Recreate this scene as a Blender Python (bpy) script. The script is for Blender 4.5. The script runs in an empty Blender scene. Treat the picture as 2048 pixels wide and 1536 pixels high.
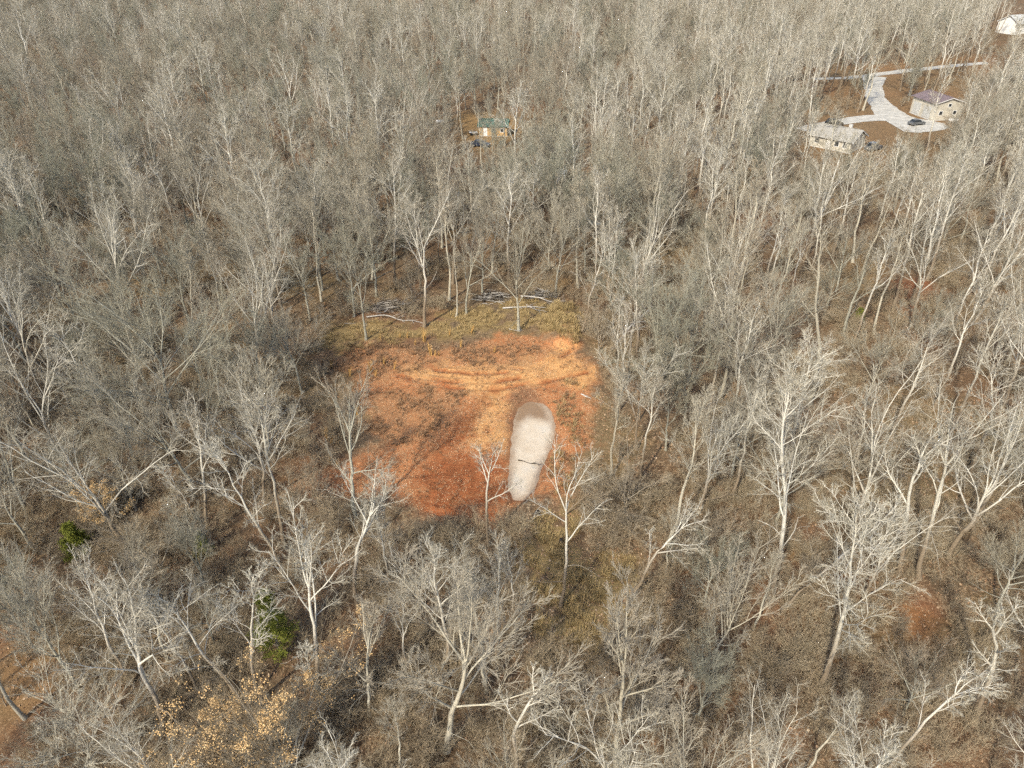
import bpy, math, random
import numpy as np
from mathutils import Vector, Matrix

# ------------------------------------------------------------------ camera, world, sun, exposure
SC = bpy.context.scene
CAM_H, PITCH, FPX = 48.0, math.radians(34.0), 1436.0
cam_d = bpy.data.cameras.new('camera')
cam = bpy.data.objects.new('camera', cam_d)
SC.collection.objects.link(cam)
cam.location = (0, 0, CAM_H)
cam.rotation_euler = (math.pi / 2 - PITCH, 0, 0)
cam_d.sensor_width = 36
cam_d.lens = 36 * FPX / 2048
cam_d.clip_end = 4000
SC.camera = cam

SUN_EL, SUN_AZ = math.radians(40), math.radians(30)     # shadows fall away from the camera and 30 degrees to the right
world = bpy.data.worlds.new('World')
SC.world = world
world.use_nodes = True
wn = world.node_tree
sky = wn.nodes.new('ShaderNodeTexSky')
sky.sky_type = 'NISHITA'
sky.sun_disc = False
sky.sun_elevation = SUN_EL
sky.sun_rotation = math.pi + SUN_AZ
sky.dust_density = 2.0
bg = wn.nodes['Background']
bg.inputs['Strength'].default_value = 0.15
wn.links.new(sky.outputs[0], bg.inputs['Color'])
world.cycles.sampling_method = 'NONE'

sun_d = bpy.data.lights.new('sun', 'SUN')
sun_d.energy = 3.4
sun_d.angle = math.radians(2.0)
sun_d.color = (1.0, 0.925, 0.77)
sun = bpy.data.objects.new('sun', sun_d)
SC.collection.objects.link(sun)
ldir = Vector((math.sin(SUN_AZ) * math.cos(SUN_EL), math.cos(SUN_AZ) * math.cos(SUN_EL), -math.sin(SUN_EL)))
sun.rotation_euler = ldir.to_track_quat('-Z', 'Y').to_euler()

SC.view_settings.view_transform = 'Standard'
SC.view_settings.look = 'None'
SC.view_settings.exposure = 0.60
SC.view_settings.gamma = 1.0
SC.render.engine = 'CYCLES'
SC.cycles.max_bounces = 2
SC.cycles.diffuse_bounces = 1
SC.cycles.use_adaptive_sampling = True
SC.cycles.adaptive_threshold = 0.04
SC.cycles.glossy_bounces = 2
SC.cycles.transparent_max_bounces = 4
SC.cycles.use_denoising = False

COL = SC.collection
rng = np.random.default_rng(7)
random.seed(7)

# ------------------------------------------------------------------ measuring helpers
CP, SP = math.cos(PITCH), math.sin(PITCH)


def ray(px, py):
    a, b = (px - 1024) / FPX, -(py - 768) / FPX
    return np.array([a, CP + b * SP, -SP + b * CP])


def flat(px, py, z=0.0):
    d = ray(px, py)
    t = (z - CAM_H) / d[2]
    return np.array([d[0] * t, d[1] * t])


def on_plane_y(px, py, Y):
    d = ray(px, py)
    t = Y / d[1]
    return np.array([d[0] * t, Y, CAM_H + d[2] * t])


def proj(x, y, z):
    dz = z - CAM_H
    depth = y * CP - dz * SP
    up = y * SP + dz * CP
    return 1024 + FPX * x / depth, 768 - FPX * up / depth


def polyw(pts):
    return np.array([flat(*p) for p in pts])


def inside(px, py, poly):
    px = np.asarray(px, float); py = np.asarray(py, float)
    r = np.zeros(px.shape, bool)
    n = len(poly)
    for i in range(n):
        x0, y0 = poly[i]; x1, y1 = poly[(i + 1) % n]
        if y0 == y1:
            continue
        c = ((y0 > py) != (y1 > py)) & (px < (x1 - x0) * (py - y0) / (y1 - y0) + x0)
        r ^= c
    return r


def dist_line(x, y, pts, closed=False):
    """distance from points to a polyline"""
    d = np.full(np.shape(x), 1e9)
    n = len(pts)
    for i in range(n if closed else n - 1):
        a, b = np.array(pts[i]), np.array(pts[(i + 1) % n])
        ab = b - a
        t = np.clip(((x - a[0]) * ab[0] + (y - a[1]) * ab[1]) / max(1e-9, ab @ ab), 0, 1)
        d = np.minimum(d, np.hypot(x - a[0] - t * ab[0], y - a[1] - t * ab[1]))
    return d


def sdf(x, y, poly):
    d = dist_line(x, y, poly, True)
    return np.where(inside(x, y, poly), -d, d)


def smooth(e0, e1, v):
    t = np.clip((v - e0) / (e1 - e0), 0, 1)
    return t * t * (3 - 2 * t)


_g = np.random.default_rng(3).random((256, 256))


def vnoise(x, y):
    xi, yi = np.floor(x).astype(int), np.floor(y).astype(int)
    fx, fy = x - xi, y - yi
    fx = fx * fx * (3 - 2 * fx); fy = fy * fy * (3 - 2 * fy)
    g = lambda i, j: _g[i % 256, j % 256]
    return (g(xi, yi) * (1 - fx) + g(xi + 1, yi) * fx) * (1 - fy) + (g(xi, yi + 1) * (1 - fx) + g(xi + 1, yi + 1) * fx) * fy


def fbm(x, y, o=4):
    s, a, t = 0, 1, 0
    for k in range(o):
        s = s + a * vnoise(x * 2 ** k + 17 * k, y * 2 ** k + 31 * k); t += a; a *= .5
    return s / t


# ------------------------------------------------------------------ ground plan (world polygons, metres)
POND_PX = [(1040, 814), (1060, 803), (1084, 806), (1100, 822), (1107, 850), (1106, 872), (1096, 900), (1082, 932), (1072, 958), (1062, 982), (1046, 996),
           (1030, 995), (1021, 980), (1020, 955), (1024, 925), (1026, 895), (1028, 862), (1032, 838)]
POND = polyw(POND_PX)
SHALLOW = polyw([(1020, 790), (1040, 775), (1065, 778), (1090, 800), (1110, 835), (1110, 860), (1095, 845), (1062, 838), (1045, 850), (1035, 880), (1027, 940), (1018, 960), (1015, 900), (1016, 850)])
CLAY = polyw([(690, 700), (760, 690), (850, 705), (940, 690), (1000, 668), (1080, 676), (1140, 680), (1180, 715), (1192, 770), (1185, 830), (1165, 900), (1140, 960), (1110, 1000), (1050, 1012),
              (985, 1025), (900, 1032), (835, 1028), (800, 985), (700, 985), (655, 990), (690, 930), (760, 890), (740, 840), (730, 790), (700, 750)])
BRIGHT = polyw([(800, 745), (900, 728), (1000, 728), (1080, 715), (1120, 690), (1170, 710), (1188, 750), (1170, 775), (1100, 770), (1040, 775), (1015, 800), (1015, 870), (1000, 905), (960, 905), (930, 870), (950, 810), (930, 770), (850, 760)])
RED = polyw([(905, 905), (985, 905), (1015, 940), (1015, 985), (985, 1020), (900, 1032), (835, 1025), (850, 985), (830, 950), (860, 915), (900, 860), (950, 800), (985, 780), (960, 830)])
WEEDS = polyw([(640, 700), (760, 680), (900, 690), (1060, 690), (1110, 705), (1050, 735), (900, 725), (800, 745), (730, 770), (640, 760)])
WEEDS2 = polyw([(740, 790), (850, 775), (930, 790), (920, 830), (860, 880), (780, 890), (740, 860)])
GRASSB = polyw([(640, 705), (660, 650), (740, 640), (850, 650), (900, 620), (1000, 598), (1120, 606), (1160, 625), (1170, 680), (1140, 690), (1080, 670), (1000, 662), (900, 680), (760, 685), (680, 712)])
MOUND = polyw([(1085, 640), (1115, 615), (1145, 620), (1160, 660), (1150, 688), (1118, 690), (1095, 672)])
GRASSF = polyw([(1035, 1085), (1075, 1020), (1140, 1010), (1180, 1080), (1260, 1130), (1280, 1200), (1230, 1290), (1130, 1310), (1060, 1270), (1040, 1180)])
REDS = [polyw([(1780, 1190), (1840, 1170), (1890, 1200), (1895, 1290), (1840, 1290), (1800, 1240)]),
        polyw([(0, 1240), (90, 1250), (130, 1330), (90, 1420), (60, 1536), (0, 1560)]),
        polyw([(600, 960), (700, 930), (820, 960), (840, 1010), (720, 1000), (640, 1030)]),
        polyw([(1780, 565), (1850, 560), (1870, 610), (1810, 640), (1770, 600)]),
        polyw([(820, 990), (860, 1000), (1000, 1010), (990, 1050), (840, 1040)])]
YARD = polyw([(905, 240), (940, 225), (1030, 232), (1050, 262), (1010, 285), (960, 300), (925, 275)])
HOMES = polyw([(1560, 265), (1700, 130), (1960, 110), (1990, 200), (1930, 290), (1800, 330), (1640, 340)])
RUTS = [polyw([(850, 1020), (865, 975), (885, 935), (930, 870), (975, 805)]), polyw([(905, 1015), (925, 980), (935, 945), (965, 890), (1000, 820)]),
        polyw([(935, 1010), (945, 985), (955, 950)]), polyw([(960, 1005), (990, 1010), (1005, 985)]),
        polyw([(880, 1012), (893, 985), (905, 950), (930, 900)]), polyw([(838, 1022), (880, 1030), (930, 1028), (975, 1022)]), polyw([(1000, 735), (1060, 738), (1120, 715), (1150, 700)]), polyw([(870, 740), (940, 748), (1010, 745)]),
        polyw([(800, 752), (900, 765), (985, 765), (1080, 750), (1150, 720)]), polyw([(820, 760), (920, 780), (1000, 778), (1090, 765), (1170, 745)])]
YARDS = [YARD, HOMES]


def terrain(x, y):
    x = np.asarray(x, float); y = np.asarray(y, float)
    roll = (fbm(x / 38 + 5, y / 38 + 9, 3) - .5) * 3.2
    d = np.minimum(sdf(x, y, CLAY), sdf(x, y, GRASSB))
    for p in YARDS:
        d = np.minimum(d, sdf(x, y, p) / 1.2)
    roll = roll * smooth(1, 26, d)
    fine = (fbm(x / 2.1, y / 2.1, 3) - .5) * .30
    z = roll + fine * smooth(-8, 2, sdf(x, y, POND) - 8.5)
    sp = sdf(x, y, POND) + (fbm(x / .8 + 3, y / .8, 3) - .5) * .35
    z = z - .55 * (1 - smooth(-1.3, 1.1, sp)) + .10 * np.exp(-((sp - 2.2) / 1.0) ** 2)
    z = z + 1.15 * np.exp(-(np.maximum(0, sdf(x, y, MOUND) + 1.0) / 1.4) ** 2)
    near = (np.abs(x) < 40) & (y > 35) & (y < 110)
    if np.any(near):
        for r in RUTS:
            dl = dist_line(x, y, r)
            br = .35 + .65 * smooth(.35, .6, fbm(x / 2.3 + 8, y / 2.3, 2))
            z = z + br * (-.15 * np.exp(-(dl / .28) ** 2) + .09 * np.exp(-((dl - .6) / .3) ** 2))
    for p in YARDS:
        z = z * smooth(-2, 6, sdf(x, y, p))
    return z


def at(px, py):
    p = flat(px, py)
    for _ in range(3):
        p = flat(px, py, float(terrain(p[0], p[1])))
    return np.array([p[0], p[1], float(terrain(p[0], p[1]))])


# ------------------------------------------------------------------ materials
def nt(name):
    m = bpy.data.materials.new(name)
    m.use_nodes = True
    t = m.node_tree
    return m, t, t.nodes['Principled BSDF']


def node(t, kind, **inp):
    n = t.nodes.new(kind)
    for k, v in inp.items():
        if k in n.inputs:
            n.inputs[k].default_value = v
        else:
            setattr(n, k, v)
    return n


def noise(t, vec, scale, detail=3, rough=.6):
    n = t.nodes.new('ShaderNodeTexNoise')
    n.inputs['Scale'].default_value = scale; n.inputs['Detail'].default_value = detail; n.inputs['Roughness'].default_value = rough
    if vec is not None:
        t.links.new(vec, n.inputs['Vector'])
    return n.outputs['Fac']


def ramp(t, fac, stops):
    r = t.nodes.new('ShaderNodeValToRGB')
    els = r.color_ramp.elements
    while len(els) < len(stops):
        els.new(.5)
    for e, (p, c) in zip(els, stops):
        e.position = p; e.color = (*c, 1)
    t.links.new(fac, r.inputs['Fac'])
    return r.outputs['Color']


def mixc(t, fac, a, b, mode='MIX'):
    n = t.nodes.new('ShaderNodeMix'); n.data_type = 'RGBA'; n.blend_type = mode
    for v, s in ((fac, n.inputs['Factor']), (a, n.inputs['A']), (b, n.inputs['B'])):
        if hasattr(v, 'is_linked') or hasattr(v, 'links'):
            t.links.new(v, s)
        else:
            s.default_value = v if not isinstance(v, tuple) else (*v[:3], 1)
    return n.outputs['Result']


def math_n(t, op, a, b=0.0, clamp=False):
    n = t.nodes.new('ShaderNodeMath'); n.operation = op; n.use_clamp = clamp
    for v, s in ((a, n.inputs[0]), (b, n.inputs[1])):
        if hasattr(v, 'links'):
            t.links.new(v, s)
        else:
            s.default_value = v
    return n.outputs[0]


def bump(t, bsdf, fac, strength, dist):
    b = t.nodes.new('ShaderNodeBump')
    b.inputs['Strength'].default_value = strength; b.inputs['Distance'].default_value = dist
    t.links.new(fac, b.inputs['Height']); t.links.new(b.outputs[0], bsdf.inputs['Normal'])


def geo_pos(t):
    return t.nodes.new('ShaderNodeNewGeometry').outputs['Position']


def obj_pos(t):
    return t.nodes.new('ShaderNodeTexCoord').outputs['Object']


def attr(t, name):
    n = t.nodes.new('ShaderNodeAttribute'); n.attribute_name = name
    return n.outputs['Fac']


def plain(name, col, rough=.8, metal=0.0, var=.15, scale=6.0, bumpd=0.0):
    m, t, b = nt(name)
    f = noise(t, obj_pos(t), scale, 4)
    lo = tuple(c * (1 - var) for c in col); hi = tuple(min(1, c * (1 + var)) for c in col)
    t.links.new(ramp(t, f, [(.3, lo), (.7, hi)]), b.inputs['Base Color'])
    b.inputs['Roughness'].default_value = rough; b.inputs['Metallic'].default_value = metal
    if bumpd:
        bump(t, b, f, .6, bumpd)
    return m


def wood_mat(name, cols, mottle=.35, low=None, low_h=(2.0, 7.0), scale=2.2):
    """bark or twig: per-tree colour from cols, mottled; low: a darker, rougher bark that real trees of the kind carry near the root"""
    m, t, b = nt(name)
    oi = t.nodes.new('ShaderNodeObjectInfo')
    n = len(cols)
    base = ramp(t, oi.outputs['Random'], [(i / (n - 1), c) for i, c in enumerate(cols)])
    pos = obj_pos(t)
    f = noise(t, pos, scale, 4, .65)
    dark = mixc(t, mottle, base, (.11, .095, .075))
    c = mixc(t, math_n(t, 'MULTIPLY_ADD', f, 2.6, True), dark, base)
    t.nodes[-1]
    mm = [x for x in t.nodes if x.type == 'MATH' and x.operation == 'MULTIPLY_ADD'][-1]
    mm.inputs[2].default_value = -.75
    if low is not None:
        s = t.nodes.new('ShaderNodeSeparateXYZ'); t.links.new(pos, s.inputs[0])
        mr = t.nodes.new('ShaderNodeMapRange'); mr.inputs['From Min'].default_value = low_h[0]; mr.inputs['From Max'].default_value = low_h[1]
        wob = math_n(t, 'ADD', s.outputs['Z'], math_n(t, 'MULTIPLY', noise(t, pos, 1.1, 3), -3.0))
        t.links.new(wob, mr.inputs['Value'])
        c = mixc(t, mr.outputs[0], low, c)
    t.links.new(c, b.inputs['Base Color'])
    b.inputs['Roughness'].default_value = .9
    b.inputs['Specular IOR Level'].default_value = .15
    return m


M = {}
M['white_bark'] = wood_mat('white_bark', [(.62, .585, .49), (.74, .705, .61), (.66, .62, .52), (.56, .525, .43)], .36, (.23, .18, .125), (2.0, 6.5))
M['white_twig'] = wood_mat('white_twig', [(.42, .385, .30), (.48, .445, .35), (.38, .335, .26)], .2)
M['grey_bark'] = wood_mat('grey_bark', [(.36, .345, .27), (.45, .43, .345), (.33, .325, .26), (.42, .375, .29)], .4)
M['grey_twig'] = wood_mat('grey_twig', [(.355, .31, .225), (.275, .272, .205), (.41, .375, .29), (.335, .27, .195), (.38, .34, .25), (.27, .27, .205), (.40, .365, .285), (.30, .27, .21)], .2)
M['pale_bark'] = wood_mat('pale_bark', [(.46, .415, .315), (.55, .51, .405), (.40, .36, .275)], .4)
M['pale_twig'] = wood_mat('pale_twig', [(.38, .33, .24), (.42, .38, .295), (.35, .29, .21)], .2)
M['brown_bark'] = wood_mat('brown_bark', [(.34, .29, .215), (.40, .35, .27), (.30, .245, .18)], .35)
M['brown_twig'] = wood_mat('brown_twig', [(.36, .28, .18), (.34, .28, .195), (.40, .33, .23), (.31, .235, .15)], .2)
M['brush_twig'] = wood_mat('brush_twig', [(.41, .315, .20), (.45, .375, .255), (.38, .295, .19), (.42, .33, .215)], .2)
M['dead_wood'] = wood_mat('dead_wood', [(.50, .47, .43), (.58, .55, .50), (.40, .36, .31)], .4)
M['dark_wood'] = wood_mat('dark_wood', [(.05, .04, .03), (.07, .055, .042)], .3)


def leaf_mat(name, cols, rough=.75):
    m, t, b = nt(name)
    f = t.nodes.new('ShaderNodeNewGeometry').outputs['Random Per Island']
    n = len(cols)
    t.links.new(ramp(t, f, [(i / (n - 1), c) for i, c in enumerate(cols)]), b.inputs['Base Color'])
    b.inputs['Roughness'].default_value = rough
    b.inputs['Specular IOR Level'].default_value = .2
    return m


M['litter_leaf'] = leaf_mat('litter_leaf', [(.16, .085, .045), (.30, .18, .10), (.42, .28, .17), (.22, .11, .055), (.52, .39, .26)])
M['clay_leaf'] = leaf_mat('clay_leaf', [(.40, .21, .10), (.52, .32, .17), (.62, .43, .26), (.32, .14, .065), (.58, .39, .22)])
M['tan_leaf'] = leaf_mat('tan_leaf', [(.62, .40, .17), (.72, .50, .25), (.55, .33, .13), (.76, .58, .34)])
M['cedar'] = leaf_mat('cedar', [(.11, .125, .018), (.16, .18, .028), (.22, .23, .042), (.13, .145, .022)])
M['dry_grass'] = leaf_mat('dry_grass', [(.42, .30, .14), (.50, .37, .19), (.35, .24, .105), (.44, .345, .16), (.31, .225, .10)])
M['sedge'] = leaf_mat('sedge', [(.62, .36, .11), (.70, .45, .17), (.54, .29, .085)])
M['weed'] = leaf_mat('weed', [(.19, .115, .065), (.28, .17, .10), (.36, .23, .13), (.14, .09, .055)])


def ground_material():
    m, t, b = nt('forest_floor')
    P = geo_pos(t)
    v = t.nodes.new('ShaderNodeTexVoronoi'); v.inputs['Scale'].default_value = 5.5; t.links.new(P, v.inputs['Vector'])
    s = t.nodes.new('ShaderNodeSeparateColor'); t.links.new(v.outputs['Color'], s.inputs[0])
    cell = s.outputs[0]
    n1 = noise(t, P, .35, 5); n2 = noise(t, P, 2.2, 4, .7); n3 = noise(t, P, 9, 3, .7); n4 = noise(t, P, .06, 3)
    litter = ramp(t, cell, [(0, (.085, .055, .032)), (.35, (.165, .108, .061)), (.7, (.25, .172, .100)), (1, (.36, .26, .16))])
    litter = mixc(t, ramp(t, n1, [(.38, (0, 0, 0)), (.66, (1, 1, 1))]), litter, (.150, .108, .066))
    litter = mixc(t, ramp(t, n4, [(.45, (0, 0, 0)), (.63, (.45, .45, .45))]), litter, (.20, .110, .058))
    litter = mixc(t, ramp(t, n2, [(.50, (0, 0, 0)), (.75, (.7, .7, .7))]), litter, (.085, .062, .040))
    reds = ramp(t, n2, [(.3, (.20, .062, .026)), (.6, (.32, .12, .052)), (.8, (.40, .19, .09))])
    c = mixc(t, math_n(t, 'MULTIPLY', attr(t, 'reds'), ramp(t, n1, [(.3, (.35, .35, .35)), (.6, (.85, .85, .85))])), litter, reds)
    yard = ramp(t, n2, [(.3, (.24, .16, .07)), (.55, (.30, .19, .085)), (.8, (.32, .13, .06))])
    c = mixc(t, attr(t, 'yard'), c, yard)
    grass = ramp(t, n3, [(.25, (.18, .128, .055)), (.5, (.29, .205, .088)), (.75, (.38, .285, .13))])
    c = mixc(t, attr(t, 'grass'), c, grass)
    clay = ramp(t, n3, [(.25, (.31, .115, .046)), (.5, (.43, .175, .072)), (.75, (.54, .27, .125))])
    clay = mixc(t, ramp(t, cell, [(.62, (0, 0, 0)), (.7, (.65, .65, .65))]), clay, (.46, .26, .13))
    bright = ramp(t, n2, [(.3, (.50, .235, .088)), (.5, (.60, .33, .135)), (.75, (.68, .43, .20))])
    deep = ramp(t, n2, [(.3, (.17, .044, .016)), (.55, (.26, .076, .028)), (.8, (.35, .13, .052))])
    mp = t.nodes.new('ShaderNodeMapping'); t.links.new(P, mp.inputs['Vector'])
    mp.inputs['Rotation'].default_value = (0, 0, math.radians(-62)); mp.inputs['Scale'].default_value = (.35, 4.5, 1)
    streak = noise(t, mp.outputs[0], 1.0, 4, .7)
    sfac = ramp(t, streak, [(.42, (0, 0, 0)), (.62, (1, 1, 1))])
    clay = mixc(t, attr(t, 'bright'), clay, bright)
    clay = mixc(t, attr(t, 'deep'), clay, mixc(t, math_n(t, 'MULTIPLY', sfac, .55), deep, (.40, .165, .065)))
    clay = mixc(t, attr(t, 'weeds'), clay, ramp(t, n3, [(.3, (.24, .125, .06)), (.7, (.44, .25, .12))]))
    c = mixc(t, attr(t, 'clay'), c, clay)
    c = mixc(t, attr(t, 'wet'), c, ramp(t, n3, [(.3, (.13, .07, .04)), (.7, (.24, .14, .085))]))
    t.links.new(c, b.inputs['Base Color'])
    b.inputs['Roughness'].default_value = .95
    b.inputs['Specular IOR Level'].default_value = .1
    bump(t, b, math_n(t, 'ADD', math_n(t, 'MULTIPLY', cell, .5), n3), .8, .10)
    return m


def water_material():
    m, t, b = nt('milky_water')
    P = geo_pos(t)
    n = noise(t, P, .45, 3)
    c = ramp(t, n, [(.3, (.53, .43, .31)), (.55, (.60, .51, .39)), (.75, (.57, .51, .42))])
    fine = noise(t, P, 4.5, 4, .75)
    sh = math_n(t, 'ADD', attr(t, 'shallow'), math_n(t, 'MULTIPLY', math_n(t, 'SUBTRACT', fine, .5), .9))
    c = mixc(t, ramp(t, sh, [(.12, (0, 0, 0)), (.95, (1, 1, 1))]), c, (.27, .175, .10))
    t.links.new(c, b.inputs['Base Color'])
    b.inputs['Roughness'].default_value = .2
    return m


M['ground'] = ground_material()
M['water'] = water_material()
M['gravel'] = plain('pale_gravel', (.46, .44, .39), .95, var=.3, scale=.6)
M['green_roof'] = plain('green_metal', (.055, .125, .095), .5, .2, var=.35, scale=1.5)
M['tan_wood'] = plain('tan_boards', (.50, .33, .15), .8, var=.2, scale=2)
M['purple_roof'] = plain('plum_metal', (.205, .158, .160), .55, .1, var=.2, scale=.7)
M['cream'] = plain('cream_siding', (.50, .465, .385), .7, var=.16, scale=1)
M['white_wall'] = plain('white_siding', (.78, .78, .75), .6, var=.05, scale=1)
M['grey_roof'] = plain('grey_shingle', (.33, .315, .28), .85, var=.2, scale=2)
M['pale_roof'] = plain('pale_metal', (.55, .55, .52), .5, .2, var=.08, scale=1)
M['white_trim'] = plain('white_paint', (.8, .8, .78), .5, var=.04)
M['glass'] = plain('dark_glass', (.03, .035, .04), .08, var=.1)
M['black_paint'] = plain('black_car_paint', (.014, .015, .018), .2, var=.1)
M['blue_paint'] = plain('navy_car_paint', (.02, .028, .055), .2, var=.1)
M['grey_paint'] = plain('grey_car_paint', (.12, .125, .13), .25, var=.1)
M['rubber'] = plain('rubber', (.02, .02, .02), .85)
M['alloy'] = plain('wheel_metal', (.5, .5, .5), .35, .8)
M['lamp'] = plain('lamp_lens', (.7, .7, .68), .2)
M['white_plastic'] = plain('white_plastic', (.75, .75, .73), .45, var=.08)
M['tarp'] = plain('blue_grey_tarp', (.34, .42, .46), .6, var=.2, scale=1.2, bumpd=.1)
M['concrete'] = plain('concrete', (.5, .49, .46), .9, var=.15, scale=2)


# ------------------------------------------------------------------ mesh helpers
def make_mesh(name, V, F, mats, midx=None, smooth_=False):
    """V (n,3), F (m,4) quads or list of (array of quads/tris)"""
    me = bpy.data.meshes.new(name)
    V = np.asarray(V, np.float32)
    me.vertices.add(len(V)); me.vertices.foreach_set('co', V.ravel())
    F = np.asarray(F, np.int32)
    k = F.shape[1]
    me.loops.add(F.size); me.loops.foreach_set('vertex_index', F.ravel())
    me.polygons.add(len(F)); me.polygons.foreach_set('loop_start', np.arange(0, F.size, k, dtype=np.int32))
    if midx is not None:
        me.polygons.foreach_set('material_index', np.asarray(midx, np.int32))
    if smooth_:
        me.polygons.foreach_set('use_smooth', np.ones(len(F), bool))
    for m in mats:
        me.materials.append(m)
    me.update(calc_edges=True)
    return me


def link(name, me, parent=None, loc=None, rz=None, **props):
    o = bpy.data.objects.new(name, me)
    COL.objects.link(o)
    if parent is not None:
        o.parent = parent
    if loc is not None:
        o.location = loc
    if rz is not None:
        o.rotation_euler = (0, 0, rz)
    for k, v in props.items():
        o[k] = v
    return o


class MB:
    """collects boxes, prisms and tubes into one mesh of quads"""
    def __init__(s):
        s.v = []; s.f = []

    def add(s, V, F):
        n = sum(len(x) for x in s.v)
        s.v.append(np.asarray(V, float)); s.f += [tuple(i + n for i in q) for q in F]

    def box(s, x0, x1, y0, y1, z0, z1):
        V = [(x, y, z) for z in (z0, z1) for y in (y0, y1) for x in (x0, x1)]
        s.add(V, [(0, 2, 3, 1), (4, 5, 7, 6), (0, 1, 5, 4), (2, 6, 7, 3), (0, 4, 6, 2), (1, 3, 7, 5)])
        return s

    def hexa(s, V):
        s.add(V, [(0, 2, 3, 1), (4, 5, 7, 6), (0, 1, 5, 4), (2, 6, 7, 3), (0, 4, 6, 2), (1, 3, 7, 5)])
        return s

    def slab(s, quad, th):
        """a sheet of thickness th over four corner points"""
        q = [Vector(p) for p in quad]
        n = (q[1] - q[0]).cross(q[3] - q[0]).normalized() * th
        V = [tuple(p) for p in q] + [tuple(p + n) for p in q]
        s.add(V, [(3, 2, 1, 0), (4, 5, 6, 7), (0, 1, 5, 4), (1, 2, 6, 5), (2, 3, 7, 6), (3, 0, 4, 7)])
        return s

    def prism(s, prof, y0, y1):
        """profile in xz, extruded along y, fan caps of tris written as quads"""
        n = len(prof)
        V = [(x, y0, z) for x, z in prof] + [(x, y1, z) for x, z in prof]
        F = [(i, (i + 1) % n, n + (i + 1) % n, n + i) for i in range(n)]
        F += [tuple(range(n - 1, -1, -1)), tuple(range(n, 2 * n))]
        s.add(V, F)
        return s

    def cyl(s, c, axis, r, h, n=14):
        c = np.array(c, float)
        a = np.linspace(0, 2 * math.pi, n, endpoint=False)
        ax = {'x': (1, 2, 0), 'y': (0, 2, 1), 'z': (0, 1, 2)}[axis]
        V = np.zeros((2 * n, 3))
        for k, sg in enumerate((-.5, .5)):
            V[k * n:(k + 1) * n, ax[0]] = r * np.cos(a); V[k * n:(k + 1) * n, ax[1]] = r * np.sin(a); V[k * n:(k + 1) * n, ax[2]] = sg * h
        V += c
        s.add(V, [(i, (i + 1) % n, n + (i + 1) % n, n + i) for i in range(n)] + [tuple(range(n - 1, -1, -1)), tuple(range(n, 2 * n))])
        return s

    def build(s, name, mat, parent=None, **props):
        me = bpy.data.meshes.new(name)
        me.from_pydata([tuple(p) for p in np.concatenate(s.v)], [], s.f)
        me.materials.append(mat)
        me.update()
        return link(name, me, parent, **props)


def empty(name, loc, rz=0.0, **props):
    o = bpy.data.objects.new(name, None)
    COL.objects.link(o)
    o.location = loc; o.rotation_euler = (0, 0, rz); o.empty_display_size = .3
    for k, v in props.items():
        o[k] = v
    return o


# ------------------------------------------------------------------ ground sheet
def spaced(lo, hi, d0, d1, step, grow):
    """coordinates: fine between d0 and d1, growing outward to lo / hi"""
    mid = list(np.arange(d0, d1, step))
    up, s, x = [], step, d1
    while x < hi:
        up.append(x); s *= grow; x += s
    up.append(hi)
    dn, s, x = [], step, d0 - step
    while x > lo:
        dn.append(x); s *= grow; x -= s
    dn.append(lo)
    return np.array(dn[::-1] + mid + up)


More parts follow.
